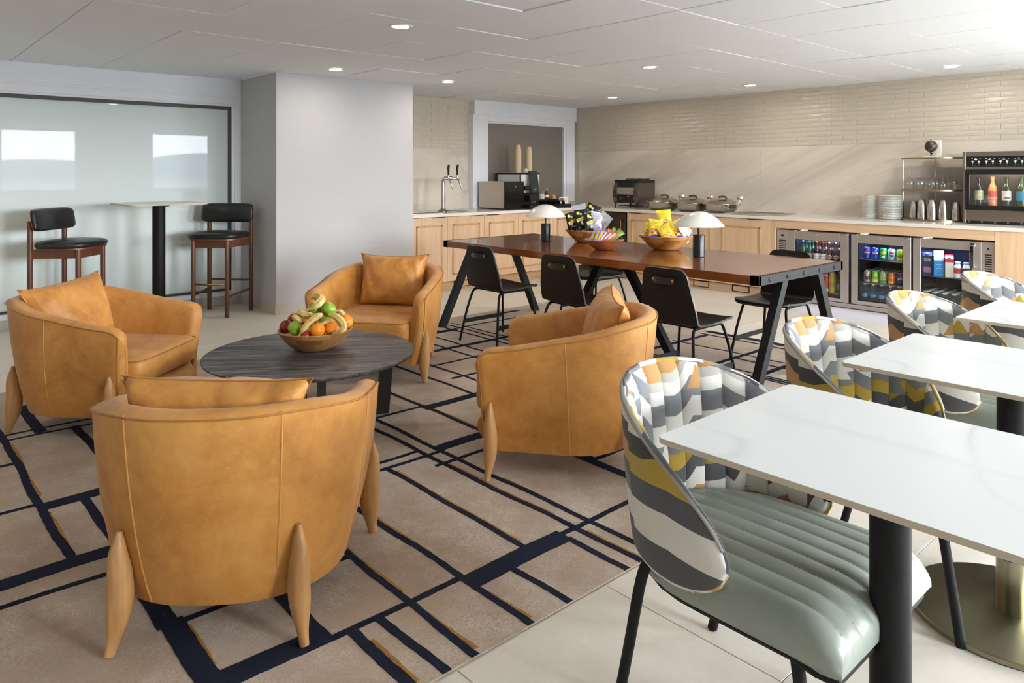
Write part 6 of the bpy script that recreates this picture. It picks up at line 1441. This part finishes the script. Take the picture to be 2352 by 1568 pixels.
k = NT('popcorn_pouch_print'); v = k.coord('Object'); s_ = k.n('SeparateXYZ'); k.l(v, s_.inputs[0]); vo = k.n('TexVoronoi', feature='F1'); vo.inputs['Scale'].default_value = 30; k.l(v, vo.inputs['Vector'])
blob = k.math('LESS_THAN', vo.outputs['Distance'], .30); rndm = k.n('SeparateColor'); k.l(vo.outputs['Color'], rndm.inputs[0]); on = k.math('GREATER_THAN', rndm.outputs[0], .55)
low_ = k.ramp(s_.outputs[2], [(.0, 1.0), (.02, 1.0), (.09, .55)]); c = k.mix(k.math('MULTIPLY', blob, on), rgb(22, 22, 22), k.ramp(rndm.outputs[1], [(.2, rgb(226, 214, 180)), (.5, rgb(206, 170, 110)), (.8, rgb(110, 140, 40))], 'CONSTANT') if True else WHT)
k.set(col=c, rough=.28, spec=.5); KPR = k.m
KBK = mat('silver_pouch_back', rgb(206, 208, 214), .28, .35, var=.08, vs=30); BANN = mat('banner_yellow', rgb(222, 200, 36), .4); INK = mat('ink_black', rgb(16, 16, 16), .5); TXT = mat('fine_print_blue', rgb(110, 116, 150), .6)
def kdec(t):
    M_ = T(0, -.0262, .012) @ Rx(PI / 2) @ Rz(.32); g = G(); g.add([(-.058, -.013, 0), (.058, -.013, 0), (.058, .013, 0), (-.058, .013, 0)], [(0, 1, 2, 3)], 0, M_); g.add([(-.058, -.013, -.006), (.058, -.013, -.006), (.058, .013, -.006), (-.058, .013, -.006)], [(0, 3, 2, 1)], 0, M_); g.build('banner', BANN, t)
    text('lettering', 'Smartfood', .021, INK, t, M_ @ T(0, 0, .0006)); g = G(); g.lathe([(.014, 0), (.014, .0008), (.0005, .0009)], 18, M=T(-.036, -.0205, .060) @ Rx(PI / 2)); g.build('round_seal', BANN, t)
    for i in range(6): g = G(); g.box(-.045, .045 - .012 * (i % 3), .0252 - .003 * abs(i - 3), .0258 - .003 * abs(i - 3), .05 - i * .017, .053 - i * .017); g.build('print_line', TXT, t)
B1 = (4.85, 4.395, TZ + .0012); bowl('snack_bowl', 'wooden bowl of black popcorn bags on the long table', B1, .190, .080, .106, 'wooden snack bowls on the long table', BOWLP, .86)
for i, (r, f, z, ti, ro, ya, l) in enumerate([(-.050, -.06, .960, -.12, -.10, .1, 'black popcorn bag with its yellow banner upright at the front'), (.055, .04, 1.005, -.05, .45, -.1, 'black popcorn bag standing highest in the bowl'), (-.145, .0, .935, -.15, -.18, .35, 'black popcorn bag at the left rim'), (.035, -.09, .930, -.15, .08, .55, 'black popcorn bag seen edge-on at the front centre'),
                                                (.150, .02, .950, -.1, .55, -.2, 'black popcorn bag leaning out to the right'), (.095, .08, .96, 0, .2, .1, 'black popcorn bag behind the right ones')]):
    pouch('popcorn_bag', l, 'snack bag', 'black popcorn bags in the bowl', .132, .182, .05, KPR, KBK, None, at(B1, r, f, z), YAW + ya, ti, ro, decor=kdec, key='k')
for r, f, z, ti, ro, ya, l in [(.098, -.075, .935, .12, -.28, PI + .15, 'popcorn bag showing its silver back, front right'), (-.055, .09, 1.0, .05, .25, PI - .2, 'popcorn bag showing its silver back behind the banner bag'), (.165, -.045, .935, .1, -.62, PI - .6, 'popcorn bag showing its silver back, leaning right')]:
    pouch('popcorn_bag', l, 'snack bag', 'black popcorn bags in the bowl', .132, .182, .05, KPR, KBK, None, at(B1, r, f, z), YAW + ya, ti, ro, decor=kdec, key='k')
B2 = (4.47, 3.86, TZ + .0012); RBOWL = wood('red_cherry_bowl', rgb(110, 56, 26), rgb(176, 104, 58), .32, axis='X', ring=12, coat=.25)
bowl('snack_bowl', 'small reddish wooden bowl of wrapped snack bars on the long table', B2, .158, .066, .080, 'wooden snack bowls on the long table', RBOWL, .86)
def bar_mats(n_, c, c2): return mat('bar_' + n_, rgb(*c), .3, .1, var=.15, vs=30), mat('bar_back_' + n_, rgb(*c2), .3, .4)
LILAC, REDB, GRNB = bar_mats('lilac', (176, 150, 200), (210, 206, 214)), bar_mats('red', (184, 90, 74), (214, 208, 206)), bar_mats('green', (110, 166, 64), (206, 208, 204))
def bdec(m):
    def f(t): g = G(); g.box(-.006, .006, -.0118, -.0108, -.040, .040); g.build('printed_stripe', m, t)
    return f
for i, (r, f, z, ti, ro, ya, kd, l) in enumerate([(-.105, -.02, .872, -.5, .45, .1, 'p', 'lilac snack bar at the left rim of the small bowl'), (-.075, -.06, .872, -.55, .42, .1, 'p', 'second lilac snack bar from the left in the small bowl'), (-.045, -.08, .872, -.6, .45, .0, 'p', 'third lilac snack bar from the left in the small bowl'), (-.07, .03, .885, -.4, .5, .1, 'p', 'lilac snack bar behind the front ones'),
                                                   (-.012, -.08, .868, -.6, .60, .0, 'r', 'red-brown snack bar in the middle front of the small bowl'), (.025, -.085, .866, -.65, .72, -.1, 'r', 'second red-brown snack bar from the left'), (.065, -.08, .864, -.65, .80, -.1, 'r', 'red-brown snack bar at the right front of the small bowl'), (.02, .0, .880, -.45, .65, .0, 'r', 'red-brown snack bar at the back'),
                                                   (.075, .02, .885, -.4, .55, .0, 'g', 'green snack bar at the back right of the small bowl'), (.115, -.01, .880, -.45, .75, -.1, 'g', 'green snack bar over the right rim'), (.125, -.045, .872, -.5, .95, -.1, 'g', 'green snack bar lowest on the right rim')]):
    mm = {'p': LILAC, 'r': REDB, 'g': GRNB}[kd]
    pouch('snack_bar', l, 'snack bar', 'wrapped snack bars in the small bowl', .036, .118, .018, mm[0], mm[1], None, at(B2, r, f, z), YAW + ya, ti, ro, decor=bdec({'p': BANN, 'r': PAPERW, 'g': mat('bar_kraft', rgb(206, 150, 96), .4)}[kd]), key='bar' + kd)
import sys, OpenImageIO as oiio, numpy as np
f=sys.argv[1]; b=oiio.ImageBuf(f); a=b.get_pixels(oiio.UINT8)[...,:3].astype(float); h,w=a.shape[:2]
P={'ceilR':(2000,60),'ceilL':(120,60),'ceilM':(900,120),'column':(790,400),'colside':(595,400),'glass':(270,300),'trimL':(300,170),'tileR':(1900,260),'stone':(1850,420),'counterfr':(1900,506),'cabinet':(1700,560),'cabL':(1070,560),'floorfar':(650,740),'floornear':(1350,1450),'carpet':(1080,1160),'carpet2':(100,1480),'chairA':(450,1150),'chairAl':(260,1100),'chairC':(1250,900),'chairB':(120,820),'T1':(1900,980),'seat':(1800,1260),'ltab':(1450,590),'coffee':(600,830),'steel':(1930,600),'floorR':(2250,1100)}
for k,(x,y) in P.items():
    X=int(x*w/2352);Y=int(y*h/1568); r=max(1,int(6*w/2352)); c=a[Y-r:Y+r+1,X-r:X+r+1].mean((0,1)); print(k,c.round().astype(int))
